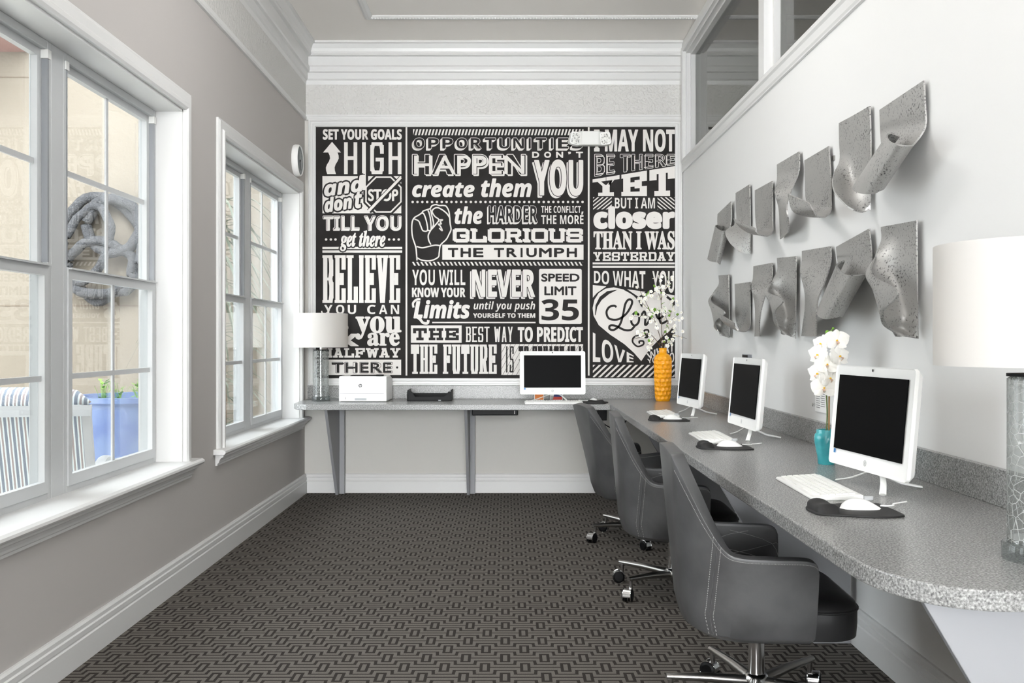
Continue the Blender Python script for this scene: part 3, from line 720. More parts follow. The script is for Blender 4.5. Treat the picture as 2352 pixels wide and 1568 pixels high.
text('NEVER', 'bold', (1085, 620, 1228, 681), 1.2, 0, 1, (-4, 4)); text('NEVER', 'bold', (1085, 620, 1228, 681), 2.4, 1, 2); text('NEVER', 'bold', (1085, 620, 1228, 681), 1, 0, 3)
text('Limits', 'bital', (951, 690, 1078.5, 730.5), 1.2); stroke([(958, 728), (965, 733), (972, 741), (982, 742), (984, 735)], 6); stroke([(950, 706), (949, 696), (957, 688), (966, 687)], 5)
text('until you push', 'bital', (1088, 692, 1229, 716)); text('YOURSELF TO THEM', 'bold', (1087, 719.5, 1229, 729.5), .3); rect(993, 739, 1230, 742)
INK.add([put((1287 + x, 680.7 + y), 1) for x, y in rrect(98, 126.5, 4)], [tuple(range(24))], 0)
text('SPEED', 'sans', (1244, 629, 1330, 646), .9, 1, 2); text('LIMIT', 'sans', (1251, 658.5, 1323, 677), .9, 1, 2); text('35', 'bold', (1244, 687.5, 1329, 735.5), .4, 1, 2)
rect(944, 747, 1060.4, 787); slab('THE', (949, 753.5, 1054, 781), 7, 6, 17, 1, 2)
slab('BEST WAY', (1070, 750, 1178, 785), 3.4, 3.4, gap=.2); text('TO PREDICT', 'bold', (1190, 751, 1338, 784.5), .8)
slab('THE FUTURE', (944, 791, 1141, 858), 7, 4.6, 13, gap=.1)
rect(1151.7, 790, 1339, 861); hatch(1152, 790, 1339, 861, 10.5, .9, 40, 1, 2); slab('IS', (1162, 795, 1180, 855), 3.2, 3.2, 0, 1, 3, gap=.5); slab('TO CREATE IT !', (1191, 794.5, 1334, 828), 5, 3.6, 9, 1, 3, gap=.14)
# right column
text('I MAY NOT', 'bold', (1365, 298, 1549, 348), .8)
q = [(1366, 355), (1549, 355), (1549, 378), (1366, 405)]; text('BE THERE', 'bold', q, 1.1); text('BE THERE', 'bold', q, 0, 1, 2); slab('BE THERE', (1368, 0, 1548, 1), 1.6, .06, 0, 0, 3, quad=[(1368, 357.5), (1548, 357.5), (1548, 376), (1368, 402.5)])
slab('YET', (1362.5, 0, 1550, 1), 16.5, .19, 36, gap=.1, quad=[(1362.5, 412), (1550, 381.5), (1550, 450.5), (1362.5, 450.5)])
text('BUT I AM', 'bold', (1412, 454.5, 1504, 479))
hatch(1362, 453, 1405, 481, 10.5, 4, 34); hatch(1510, 453, 1549, 481, 10.5, 4, -34)
text('closer', 'bold', (1366, 477, 1547, 523), 3.2)
text('THAN I WAS', 'serif', (1364, 531.5, 1548.5, 572.5), 1.0); slab('YESTERDAY', (1363, 579, 1549.5, 599), 4.6, 3.6, 10, gap=.12)
rect(1361, 602.7, 1549.5, 607); rect(1361, 610.5, 1549.5, 615)
text('DO WHAT', 'bold', [(1364, 622), (1482, 622), (1482, 664), (1364, 650)], 0); text('YOU', 'bold', [(1498, 622), (1548, 622), (1548, 673), (1498, 667)], 0)
def C2(p): return (1130 + p[0] / 4.611, 560 + p[1] / 4.611)
poly([C2(p) for p in ((1067, 435), (1210, 450), (1110, 520), (1067, 570))]); poly([C2(p) for p in ((1430, 480), (1625, 508), (1550, 560))]); poly([C2(p) for p in ((1835, 528), (1932, 545), (1932, 610))])
hl = [(1580, 1240), (1500, 1150), (1400, 1060), (1250, 960), (1130, 860), (1075, 760), (1065, 680), (1085, 590), (1130, 520), (1200, 475), (1290, 460), (1400, 485), (1480, 530), (1560, 610), (1590, 680)]
hr = [(1590, 680), (1600, 560), (1680, 525), (1760, 515), (1850, 545), (1910, 600), (1935, 650), (1935, 860), (1880, 920), (1780, 1000), (1680, 1100), (1620, 1180), (1580, 1240)]
poly([C2(p) for p in hl + hr[1:]])
stroke([C2(p) for p in ((1400, 480), (1480, 525), (1545, 580), (1585, 660))], 4, 1, 2); stroke([C2(p) for p in ((1560, 590), (1620, 545), (1700, 518))], 4, 1, 2); stroke([C2(p) for p in ((1850, 560), (1905, 605), (1932, 650))], 5, 1, 2)
poly([C2(p) for p in ((1090, 755), (1095, 650), (1140, 560), (1220, 500), (1330, 485), (1240, 530), (1160, 595), (1115, 665), (1097, 755))], 1, 2)
stroke([C2(p) for p in ((1318, 668), (1290, 655), (1240, 670), (1212, 725), (1240, 790), (1330, 800), (1420, 740), (1475, 650), (1480, 600), (1445, 590), (1410, 640), (1385, 760), (1350, 860), (1290, 910), (1245, 900), (1250, 865), (1310, 868), (1400, 910), (1470, 910), (1510, 870))], 5, 1, 2)
stroke([C2(p) for p in ((1520, 720), (1485, 760), (1475, 830), (1510, 865), (1550, 830), (1555, 760), (1520, 720), (1570, 760), (1610, 715), (1625, 760), (1622, 860), (1670, 800), (1690, 710), (1720, 700), (1760, 790), (1830, 740), (1810, 690), (1770, 750), (1790, 840), (1860, 810))], 5, 1, 2)
stroke([C2(p) for p in ((1640, 980), (1610, 920), (1655, 915), (1640, 990), (1560, 970), (1500, 990), (1490, 1040), (1540, 1085), (1600, 1065), (1600, 1030), (1560, 1030), (1560, 1055))], 4, 1, 2)
text('LOVE', 'bold', [(1361.5, 762), (1455, 816), (1455, 832), (1361.5, 832)], .0)
text('WHAT', 'bold', [(1484, 812), (1548, 780), (1548, 806), (1490, 824)], .0); text('YOU DO', 'bold', [(1486, 824), (1548, 808), (1548, 832), (1488, 834)], .0)
hatch(1361.5, 837.5, 1549, 866, 14, 6, 30)
INK.build('lettering', [M_chalkw, M_chalkd], mural, recalc=False)

# emergency light over the mural
el = thing('emergency_light', 'white twin-head emergency light mounted over the top of the mural', 'light', (wx(1354), D - .02, wz(322)))
pr = [(-.155, 0), (-.15, -.03), (-.10, -.055), (-.075, -.075), (.075, -.075), (.10, -.055), (.15, -.03), (.155, 0)]
MB().prism([(x * .86, y, -.055) for x, y in pr], (0, 0, .11)).build('housing', M_white_m, el, bevel=.006)
M_lens = mat('frosted lamp lens', (244, 244, 240), .25, bump=(60, .9, .02), noise=(75, (150, 150, 148), .36, .5))
for sx, rz in ((-.118, 10), (.118, -8)):
    hd = MB(); R = Matrix.Translation((sx, -.075, -.004)) @ Matrix.Rotation(math.radians(rz), 4, 'Y') @ Matrix.Rotation(math.radians(rz * 1.5), 4, 'Z')
    pts = [R @ Vector((x, 0, z)) for x, z in rrect(.082, .1, .018)]; hd.prism(pts, R.to_3x3() @ Vector((0, .05, 0)))
    h_ = hd.build('lamp_head', M_white, el, bevel=.003)
    MB().prism([R @ Vector((x, -.004, z)) for x, z in rrect(.066, .084, .012)], R.to_3x3() @ Vector((0, .004, 0))).build('lens', M_lens, h_)

# clock
ck = thing('wall_clock', 'round white wall clock high on the window wall in the corner', 'clock', (XL, 7.33, 2.595))
MB().lathe([(0, 0), (.118, 0), (.122, .012), (.12, .036), (.112, .046), (.104, .04), (0, .04)], n=40, ax='x').build('case', M_white, ck, smooth=40)
MB().lathe([(.0, .058), (.04, .056), (.08, .05), (.108, .0415)], n=40, ax='x').build('crystal', M_glass, ck, smooth=60)
hb = MB(); hb.box(.0405, .042, -.002, .05, -.004, .004, M=Matrix.Rotation(math.radians(-62), 4, 'X')).box(.0425, .044, -.002, .075, -.003, .003, M=Matrix.Rotation(math.radians(-80), 4, 'X')); hb.lathe([(0, .04), (.006, .04), (.006, .046), (0, .046)], n=10, ax='x')
hb.build('hands', M_black, ck)

# ------------------------------------------------------------------ counter
ZT = .752; TH = .041
dk = thing('corner_desk', 'grey speckled L-shaped built-in counter running along the back and white walls', 'desk', (0, 0, 0))
YF = 7.0
pts = [(XR, D), (-1.60, D), (-1.602, 7.35), (-1.585, 7.12), (-1.545, 7.035), (-1.47, YF), (.752, YF), (.757, 6.5), (.75, 5), (.744, 3.5), (.744, 2.1), (.752, 1.99), (.785, 1.9), (.824, 1.845), (.877, 1.812), (.972, 1.797), (XR, 1.79)]
sm = [Vector((x, y, ZT - TH)) for x, y in pts]
curve = sm[:6] + sm[6:10] + crom(sm[10:], 5)
MB().prism(curve, (0, 0, TH)).build('countertop', M_gran, dk, bevel=.004)
BH = .106
bs = MB().box(-1.6, XR, D - .02, D, ZT, ZT + BH).box(XR - .02, XR, 1.79, D - .02, ZT, ZT + BH)
bs.build('backsplash', M_gran, dk, bevel=.002)
zt = ZT - TH
for x in (-1.357, -.318):   # brackets under the back run
    MB().prism([(x, YF + .1, zt), (x, D - .024, zt), (x, D - .024, .0), (x, D - .13, 0)], (.022, 0, 0)).build('support_panel', M_panel, dk, bevel=.002)
    MB().box(x + .022, x + .062, D - .075, D - .024, 0, zt).build('wall_batten', M_panel, dk, bevel=.002)
for y in (1.88, 3.86, 5.83):
    MB().prism([(.815, y, zt), (XR - .024, y, zt), (XR - .024, y, 0), (1.235, y, 0)], (0, .022, 0)).build('support_panel', M_panel, dk, bevel=.002)
    if y > 2: MB().box(XR - .075, XR - .024, y + .022, y + .07, 0, zt).build('wall_batten', M_panel, dk, bevel=.002)

# under-counter electrics
ub = thing('under_desk_box', 'black rectangular box fixed under the back counter beside the bracket', 'box', ((1137 - VX) / 309, 7.12, zt))
MB().box(-.17, .17, -.02, .3, -.047, 0).build('case', M_black, ub, bevel=.006); MB().box(.143, .147, -.0215, -.02, -.035, -.012).build('mark', M_white, ub)
pb = thing('power_box', 'black power adapter hanging under the counter corner with cables', 'adapter', ((1382 - VX) / 300, 7.3, zt))
MB().box(-.035, .035, -.02, .02, -.10, 0).build('case', M_black, pb, bevel=.005)
MB().tube(crom([(-.1, 0, -.01), (-.05, -.03, -.05), (.02, -.05, -.13), (.12, -.03, -.16), (.2, 0, -.08), (.26, 0, 0)], 6), .004, 6).build('cable', M_black, pb)

# ------------------------------------------------------------------ computers
def make_monitor():
    r = thing('all_in_one_computer', '-', 'computer', group='white computers on the counter')
    w, h, zb = .5, .33, .058
    tilt = Matrix.Translation((0, 0, zb)) @ Matrix.Rotation(math.radians(-5.2), 4, 'X')
    T = lambda x, y, z: tilt @ Vector((x, y, z))
    # front faces -y
    rows = []
    for k, (y, q) in enumerate(((0.003, -.004), (0, 0), (.012, 0), (.018, -.004), (.03, -.012), (.042, -.05), (.05, -.10))):
        rows.append([T(x, y, z + h / 2) for x, z in rrect(w + 2 * q, h + 2 * q, .014 if q > -.02 else .03)])
    mb = MB().grid(rows, closed=True); n = len(rows[0]); k = len(rows)
    mb.f += [tuple(range(n)), tuple(range((k - 1) * n, k * n))]; mb.m += [0, 0]
    body = mb.build('casing', M_white, r, smooth=30)
    MB().prism([T(x, .0005, z) for x, z in ((-.217, .052), (.217, .052), (.217, .298), (-.217, .298))], T(0, 0, 0) - T(0, .003, 0)).build('screen', M_screen, r)
    MB().add([T(.0045 * math.cos(PI * i / 8), -.0006, .318 + .0045 * math.sin(PI * i / 8)) for i in range(16)], [tuple(range(16))]).build('webcam', M_black, r)
    lg = MB(); ra = [T(.0095 * math.cos(PI * i / 12), -.0006, .026 + .0095 * math.sin(PI * i / 12)) for i in range(24)]; rb = [T(.0078 * math.cos(PI * i / 12), -.0006, .026 + .0078 * math.sin(PI * i / 12)) for i in range(24)]
    lg.grid([ra, rb], closed=True)
    for x0, x1, z0, z1 in ((-.0045, -.003, -.005, .007), (-.003, -.001, 0, .0015), (-.0015, 0, -.005, .0012), (.001, .0025, -.008, .004), (.0025, .005, .0028, .004), (.0042, .0055, -.003, .004)): lg.add([T(x0, -.0007, .026 + z0), T(x1, -.0007, .026 + z0), T(x1, -.0007, .026 + z1), T(x0, -.0007, .026 + z1)], [(0, 1, 2, 3)])
    lg.build('logo', M_logo, r)
    MB().add([T(x, -.0006, z) for x, z in ((-.218, .036), (-.205, .036), (-.205, .05), (-.218, .05))], [(0, 1, 2, 3)]).build('sticker', M_bluest, r)
    MB().tube(crom([(-.19, .0, .005), (-.12, .015, .022), (-.04, .03, .05), (0, .034, .06), (.05, .03, .056), (.085, .018, .035), (.115, .0, .004)], 5), [.006 + .005 * max(0, (i - 14) / 16) for i in range(31)], 8, flat=.5).build('stand', M_white, r, smooth=50)
    MB().tube([(0, .05, .18), (0, .055, .10), (0, .05, .05), (0, .12, .02), (0, .19, .006)], [.02, .018, .014, .011, .009], 8, flat=.5, up=(0, 1, .2)).build('rear_leg', M_white, r, smooth=50)
    return r


def make_keyboard():
    r = thing('keyboard', '-', 'keyboard', group='white keyboards on the counter')
    MB().prism([(-.215, -.075, 0), (-.215, .075, 0), (-.215, .075, .017), (-.215, .06, .018), (-.215, -.07, .009), (-.215, -.075, .006)], (.43, 0, 0)).build('body', M_white, r, bevel=.003)
    kb = MB(); sl = math.atan2(.009, .13); M0 = Matrix.Translation((0, 0, .0125)) @ Matrix.Rotation(sl, 4, 'X')
    for row in range(6):
        y = -.058 + row * .0195; x = -.205
        ws = [.018] * 22 if row else [.018, .018, .018, .105, .018, .018, .018, .018, .018, .018, .018, .018, .018, .018, .018, .018]
        for w_ in ws:
            if x + w_ > .206: break
            kb.box(x, x + w_ - .0035, y, y + .016, 0, .005, M=M0); x += w_ + .0005
    kb.build('keys', M_key, r)
    lg = MB(); lg.box(-.196, -.188, .058, .059, .0053, .0056, M=M0); lg.box(-.186, -.176, .058, .0605, .0053, .0056, M=M0); lg.build('lettering', M_ink, r)
    return r


def make_mouse():
    r = thing('mouse', '-', 'mouse', group='white mice on their mats')
    rows = []
    for i in range(13):
        u = i / 12; x = -.056 + .112 * u; hw = .030 * (max(0, 1 - (abs(2 * u - 1)) ** 2.6)) ** .5 + .0004; hh = .034 * (max(0, math.sin(PI * min(1, (u * .86 + .14))) ** .8)) * (1 if u > 0 else .15) + .001
        hh = .82 * min(hh, .034 * (1 - (1 - u) ** 6) + .002) * (1 - .35 * u ** 4)
        rows.append([(x, hw * math.cos(PI * j / 12), hh * math.sin(PI * j / 12) ** .75) for j in range(13)])
    MB().grid(rows).build('shell', M_white, r, smooth=50)
    MB().box(.01, .035, -.0035, .0035, .022, .034).build('scroll_wheel', M_logo, r, bevel=.003)
    MB().tube(crom([(.055, 0, .008), (.075, .006, .006), (.10, .03, .004), (.11, .06, .003), (.16, .10, .003)], 5), .0022, 6).build('cable', M_white, r, smooth=60)
    return r


def make_pad():
    r = thing('mouse_mat', '-', 'mouse mat', group='black gel mouse mats')
    o = [(-.115, -.05), (-.118, 0), (-.11, .05), (-.085, .075), (-.06, .08), (-.035, .085), (0, .10), (.06, .112), (.105, .10), (.115, .08), (.115, -.06), (.105, -.09), (.06, -.105), (0, -.10), (-.035, -.085), (-.06, -.08), (-.085, -.075), (-.105, -.065)]
    lp = crom([Vector((x, y, 0)) for x, y in o + o[:1]], 3)[:-1]
    MB().prism(lp, (0, 0, .006)).build('mat', M_foam, r, bevel=.002)
    rows = []
    for i in range(9):
        u = i / 8; y = -.072 + .144 * u; e_ = (max(0, 1 - (2 * u - 1) ** 4)) ** .5
        rows.append([(-.078 + .030 * math.cos(PI * j / 10) * (.55 + .45 * e_), y, .0055 + .024 * e_ * (1 - .22 * math.cos(2 * PI * (u - .5))) * math.sin(PI * j / 10) ** .6) for j in range(11)])
    MB().grid(rows).build('wrist_rest', M_foam, r, smooth=60)
    return r


pm_, pk_, pmo, pp = make_monitor(), make_keyboard(), make_mouse(), make_pad()
ST = [((.345, 7.28), 0, 'facing the room from the back counter under the mural'),
      ((1.127, 6.0), -90 + 5, 'beside the yellow vase'), ((1.113, 4.56), -90 + 1.5, 'between the yellow vase and the orchid'), ((1.120, 3.005), -90 + 6.6, 'with the orchid behind it, nearest the viewer')]
ST2 = ['under the mural', 'by the yellow vase', 'of the middle workstation on the long counter', 'in front of the orchid computer, nearest the rounded end']
for i, ((x, y), a, lb) in enumerate(ST):
    place(pm_, i, (x, y, ZT), math.radians(a), 'white all-in-one computer with black screen ' + lb)
    q = ST2[i]
    if i == 0:
        place(pk_, i, (.345, 7.10, ZT), 0, 'white keyboard ' + q); place(pp, i, ((1364 - VX) / 303, 7.18, ZT), PI / 2, 'black gel mouse mat ' + q); place(pmo, i, ((1362 - VX) / 303, 7.22, ZT + .006), PI / 2, 'white mouse on the mat ' + q)
    else:
        place(pk_, i, (.975, y + .015, ZT), -PI / 2 - .03, 'white keyboard ' + q); place(pp, i, (.945, y - .375, ZT), 0, 'black gel mouse mat ' + q); place(pmo, i, (.975, y - .36, ZT + .006), -.06, 'white mouse on the mat ' + q)
# printed cards behind the back computer
for x, dz, m, lb, wd in ((.25, .085, M_orange, 'small white card with orange print leaning behind the back computer', .075), (.385, .07, M_navy, 'small navy and red card leaning behind the back computer', .1)):
    t_ = thing('card', lb, 'card', (x, 7.5, ZT), 0, None)
    MB().prism([(-wd / 2, 0, 0), (wd / 2, 0, 0), (wd / 2, .02, dz), (-wd / 2, .02, dz)], (0, .003, 0)).build('sheet', M_paper, t_)
    MB().prism([(-wd * .45, -.001, .004), (wd * .45, -.001, .004), (wd * .45, .014, dz * .7), (-wd * .45, .014, dz * .7)], (0, .001, 0)).build('print', m, t_)
    if m is M_navy: MB().prism([(-wd * .45, -.0022, .004), (wd * .45, -.0022, .004), (wd * .45, .0045, dz * .38), (-wd * .45, .0045, dz * .38)], (0, .001, 0)).build('red_band', M_red, t_)

# ------------------------------------------------------------------ printer
pt = thing('printer', 'white laser printer on the back counter next to the table lamp', 'printer', ((835 - VX) / 300, 7.29, ZT), math.radians(-1))
PW, PH = .182, .196
MB().prism([(-PW, y, z) for y, z in ((0, .002), (.33, .002), (.33, .17), (.22, PH), (.012, PH), (0, PH - .012))], (2 * PW, 0, 0)).build('body', M_white, pt, bevel=.012, seg=3)
MB().prism([(-.10, .03, PH - .001), (.10, .03, PH - .001), (.115, .22, PH - .001), (-.115, .22, PH - .001)], (0, 0, .004)).build('output_tray', M_black, pt)
MB().box(.10, .155, .01, .05, PH, PH + .012).build('control_panel', M_black, pt, bevel=.003)
tr = MB().box(-PW + .006, PW - .022, -.004, .0, .006, .062).build('paper_tray', M_white, pt, bevel=.003)
MB().box(-.06, .03, -.0052, -.0035, .012, .03).build('tray_handle', M_logo, tr)
MB().box(-PW + .004, PW - .02, -.0012, .001, .0632, .0655).build('seam', M_ink, pt)
MB().box(-.128, -.125, -.0052, -.003, .02, .036).build('level_mark', M_dlogo, tr)
lg = MB(); n = 32; cx, cz, r0 = -.018, .124, .0135
def disc(r): return [(cx + r * math.cos(2 * PI * i / n), -.0016, cz + r * math.sin(2 * PI * i / n)) for i in range(n)]
lg.add(disc(r0), [tuple(range(n))])
def sl(x0, x1, z0, z1, k=.28): lg.add([(cx + x0 + z0 * k, -.0022, cz + z0), (cx + x1 + z0 * k, -.0022, cz + z0), (cx + x1 + z1 * k, -.0022, cz + z1), (cx + x0 + z1 * k, -.0022, cz + z1)], [(0, 1, 2, 3)], 1)
sl(-.0065, -.0045, -.0065, .0135); sl(-.0015, .0005, -.0065, .004); sl(-.0045, .0003, .0025, .0045)
sl(.0028, .0048, -.0135, .0045); sl(.0048, .0085, .0028, .0045); sl(.0075, .0092, -.0055, .0045); sl(.0048, .008, -.0065, -.0048)
lg.build('logo', [M_dlogo, M_white], pt)
MB().box(-.155, -.105, -.0014, 0, .0785, .0805).build('model_text', M_logo, pt)

# black desk tray
ty = thing('letter_tray', 'black open letter tray on the back counter', 'tray', ((987.5 - VX) / 295, 7.42, ZT))
tm = MB().box(-.172, .172, -.03, .2, 0, .006)
for sx in (-1, 1): tm.prism([(sx * .172, -.035, 0), (sx * .172, .2, 0), (sx * .172, .2, .085), (sx * .172, .0, .085), (sx * .172, -.035, .05)], (-sx * .008, 0, 0))
tm.prism([(x, -.03, z) for x, z in ((-.172, 0), (.172, 0), (.172, .07), (.15, .075), (.125, .045), (.11, .035), (-.11, .035), (-.125, .06), (-.14, .08), (-.172, .07))], (0, .008, 0)).box(-.172, .172, .195, .2, 0, .05)
tm.build('tray', M_black, ty, bevel=.003); MB().box(.07, .09, -.0315, -.03, .003, .010).build('label_clip', M_logo, ty)

# ------------------------------------------------------------------ table lamps
M_smoke = glass_mat('crackled smoke glass', (218, 220, 219), 1.5, .03, (44, (186, 188, 186), .0, .05, .75)); M_clear = glass_mat('clear acrylic', (226, 230, 230), 1.49, .02)
def make_lamp():
    r = thing('table_lamp', '-', 'lamp', group='crackled glass table lamps')
    MB().lathe([(0, 0), (.068, 0), (.07, .004), (.07, .034), (.067, .038), (0, .038)], n=36).build('base', M_clear, r, smooth=40)
    MB().lathe([(.0595, .0385), (.0595, .388), (.052, .392), (.052, .3845)], n=40).build('glass_column', M_smoke, r, smooth=40)
    MB().lathe([(0, .0385), (.058, .0385), (.058, .046), (0, .046)], n=32).build('bottom_disc', M_chrome, r, smooth=40)
    MB().lathe([(0, .3925), (.0605, .3925), (.0605, .3985), (0, .3985)], n=32).build('top_cap', M_black, r, smooth=40)
    MB().tube([(0, 0, .046), (0, 0, .392)], .006, 10).build('inner_rod', M_chrome, r)
    MB().tube([(0, 0, .3985), (0, 0, .47)], .010, 12).build('neck', M_chrome, r, smooth=40)
    sh = MB().lathe([(.2055, .415), (.2055, .675)], n=56).build('shade', M_shade, r, smooth=60, solid=.003)
    for a in (0, 2.1, 4.2): MB().tube([(0, 0, .66), (.204 * math.cos(a), .204 * math.sin(a), .668)], .0018, 6).build('spider_arm', M_chrome, sh)
    MB().lathe([(0, .47), (.016, .475), (.03, .51), (.026, .54), (0, .56)], n=16).build('bulb', mat('lit bulb', (255, 240, 214), .4, emit=(255, 214, 150), es=3), r, smooth=60)
    return r


lp_ = make_lamp()
p0 = ((739 - VX) / 296, F / 296 - .03, ZT); p1 = (1.135, F / 1073.6, ZT)
place(lp_, 0, p0, 0, 'lit crackled glass table lamp with white drum shade beside the printer'); place(lp_, 1, p1, 0, 'crackled glass table lamp with white drum shade on the rounded counter end')
lamp('lamp_bulb_light', 'POINT', (p0[0], p0[1], ZT + .52), 3.0, (1, .78, .5), shadow_soft_size=.03)
lamp('lamp_bulb_light', 'POINT', (p1[0], p1[1], ZT + .52), 1.2, (1, .9, .78), shadow_soft_size=.03)

# ------------------------------------------------------------------ yellow vase with blossom branches
vx, vy = (1522.5 - VX) / 297.5, F / 297.5; Vh = .41
vs = thing('vase', 'tall yellow glazed vase with honeycomb dimples in the counter corner', 'vase', (vx, vy, ZT))
prof = [(0, 0), (.05, 0), (.055, .006), (.058, .05), (.062, .15), (.065, .26), (.0655, .31), (.062, .34), (.05, .358), (.036, .366), (.0305, .372), (.0295, .40), (.032, .409), (.028, .41), (.024, .40), (.024, .36)]
def vr(z):
    for a, b in zip(prof[1:], prof[2:]):
        if a[1] <= z <= b[1]: return a[0] + (b[0] - a[0]) * (z - a[1]) / max(1e-6, b[1] - a[1])
    return .03
rows = []; nz, na = 110, 120
for i in range(nz + 1):
    z = .004 + (.366 - .004) * i / nz; row = []; amp = min(1, max(0, (z - .006) / .03)) * min(1, max(0, (.352 - z) / .03))
    for j in range(na):
        a = 2 * PI * j / na; d = 9
        best = 9
        zc = z / .034
        for rr_ in (math.floor(zc), math.floor(zc) + 1):
            u = a / (2 * PI) * 12 + .5 * (rr_ % 2); du = (u - round(u)) * .033; dz = (zc - rr_) * .034; best = min(best, math.hypot(du, dz))
        row.append(((vr(z) + (  .004 - .011 * max(0, 1 - (best / .0165) ** 2)) * amp) * math.cos(a), (vr(z) + (  .004 - .011 * max(0, 1 - (best / .0165) ** 2)) * amp) * math.sin(a), z))
    rows.append(row)
MB().grid(rows, closed=True).build('body', M_yellow, vs, smooth=60)
MB().lathe([(.036, .366), (.0305, .372), (.0295, .40), (.032, .409), (.028, .41), (.024, .40), (.024, .36)], n=32).build('neck', M_yellow, vs, smooth=60)
MB().lathe([(0, .0), (.05, 0), (.054, .004)], n=32).build('foot', M_yellow, vs)


def blossom_mesh():
    mb = MB()
    for k in range(5):
        a = 2 * PI * k / 5; c, s_ = math.cos(a), math.sin(a); rows = []
        for i, (r_, w_, z_) in enumerate(((.002, .002, 0), (.007, .0065, .003), (.012, .0075, .004), (.016, .004, .003))):
            rows.append([(r_ * c - q * w_ * s_, r_ * s_ + q * w_ * c, z_ + .002 * q * q) for q in (-1, 0, 1)])
        mb.grid(rows)
    mb.lathe([(0, .001), (.003, .002), (.002, .005), (0, .006)], n=6, mi=1)
    return mb
def leaf_mesh(l, w_):
    return MB().grid([[(w_ * q * e_, l * u, .2 * l * u * (1 - u) + .15 * w_ * abs(q)) for q in (-1, 0, 1)] for u, e_ in ((0, .1), (.3, .9), (.6, 1), (.85, .5), (1, .02))])
b0 = blossom_mesh().build('blossom', [M_petal, M_pcentre], None, smooth=70); l0 = leaf_mesh(.034, .011).build('leaf', M_green, None, smooth=60)
BME, LME = b0.data, l0.data; bpy.data.objects.remove(b0); bpy.data.objects.remove(l0)
def inst(name, me, parent, loc, d, sc):
    o = bpy.data.objects.new(name, me); COL.objects.link(o); o.parent = parent; o.location = loc
    o.rotation_euler = Vector(d).to_track_quat('Z', 'Y').to_euler(); o.scale = (sc,) * 3; return o
def B(px, py, dy=0.0): return Vector(((px - VX) / 297.5 - vx, dy, H - (py - VY) / 297.5 - ZT))
BR = [([(1523, 806, 0), (1520, 770, -.01), (1517, 700, -.03), (1516, 660, -.03), (1508, 640, -.04)], [[(1517, 690, -.03), (1530, 655, .0), (1541, 637, .02)], [(1518, 664, -.03), (1500, 672, -.04), (1480, 690, -.05)], [(1517, 690, -.03), (1508, 670, -.06), (1503, 664, -.06)]], 'tallest blossom branch rising straight up from the yellow vase'),
      ([(1522, 806, 0), (1517, 780, -.02), (1500, 735, -.06), (1480, 695, -.08), (1462, 660, -.08)], [[(1500, 735, -.06), (1480, 725, -.1), (1452, 728, -.1)], [(1490, 715, -.07), (1470, 690, -.05), (1480, 682, -.05)], [(1510, 760, -.04), (1496, 720, -.09), (1506, 716, -.1)]], 'blossom branch reaching over the painted heart towards the room'),
      ([(1524, 806, 0), (1528, 780, .0), (1535, 740, .0), (1546, 705, .02), (1549, 690, .03)], [[(1535, 740, 0), (1550, 728, -.03), (1556, 722, -.04)], [(1530, 765, 0), (1550, 770, -.03), (1575, 777, -.04)], [(1534, 745, 0), (1522, 715, -.07), (1516, 712, -.08)], [(1531, 770, 0), (1545, 750, -.05), (1553, 760, -.05)]], 'blossom branch leaning from the yellow vase towards the white wall'),
      ([(1521, 806, 0), (1512, 790, -.03), (1490, 768, -.07), (1465, 775, -.09), (1447, 780, -.1)], [[(1490, 768, -.07), (1475, 764, -.09), (1463, 765, -.1)], [(1500, 778, -.05), (1488, 790, -.08), (1482, 792, -.08)], [(1512, 790, -.03), (1530, 785, -.07), (1535, 790, -.07)], [(1512, 790, -.03), (1524, 758, -.07), (1528, 752, -.08)]], 'lowest blossom branch drooping sideways just above the yellow vase')]
random.seed(11)
for main, sides, lb in BR:
    b = thing('blossom_branch', lb, 'flowering branch', (vx, vy, ZT), 0, 'white blossom branches in the vase')
    P0 = crom([B(*p) for p in main], 6); st = MB().tube([Vector((0, 0, .05)) + Vector((random.uniform(-.01, .01), 0, 0)), Vector((P0[0].x * .5, 0, .30))] + P0, [.003] * 2 + [.0032 - .002 * i / len(P0) for i in range(len(P0))], 6)
    tips = list(P0[10:])
    for sd in sides:
        P1 = crom([B(*p) for p in sd], 5); st.tube(P1, [.002 - .001 * i / len(P1) for i in range(len(P1))], 5); tips += P1[2:] + P1[5:]
    st.build('stem', M_twig, b, smooth=60)
    for k in range(38):
        p = random.choice(tips) + Vector((random.gauss(0, .016), random.gauss(0, .016), random.gauss(0, .016)))
        inst('blossom', BME, b, p, (random.gauss(0, .7), random.gauss(-.7, .5), random.gauss(.3, .6)), random.uniform(.75, 1.1))
    for k in range(9):
        p = random.choice(tips) + Vector((random.gauss(0, .01), random.gauss(0, .01), random.gauss(0, .01)))
        inst('leaf', LME, b, p, (random.gauss(0, 1), random.gauss(-.6, .6), random.gauss(.2, .8)), random.uniform(.7, 1.15))

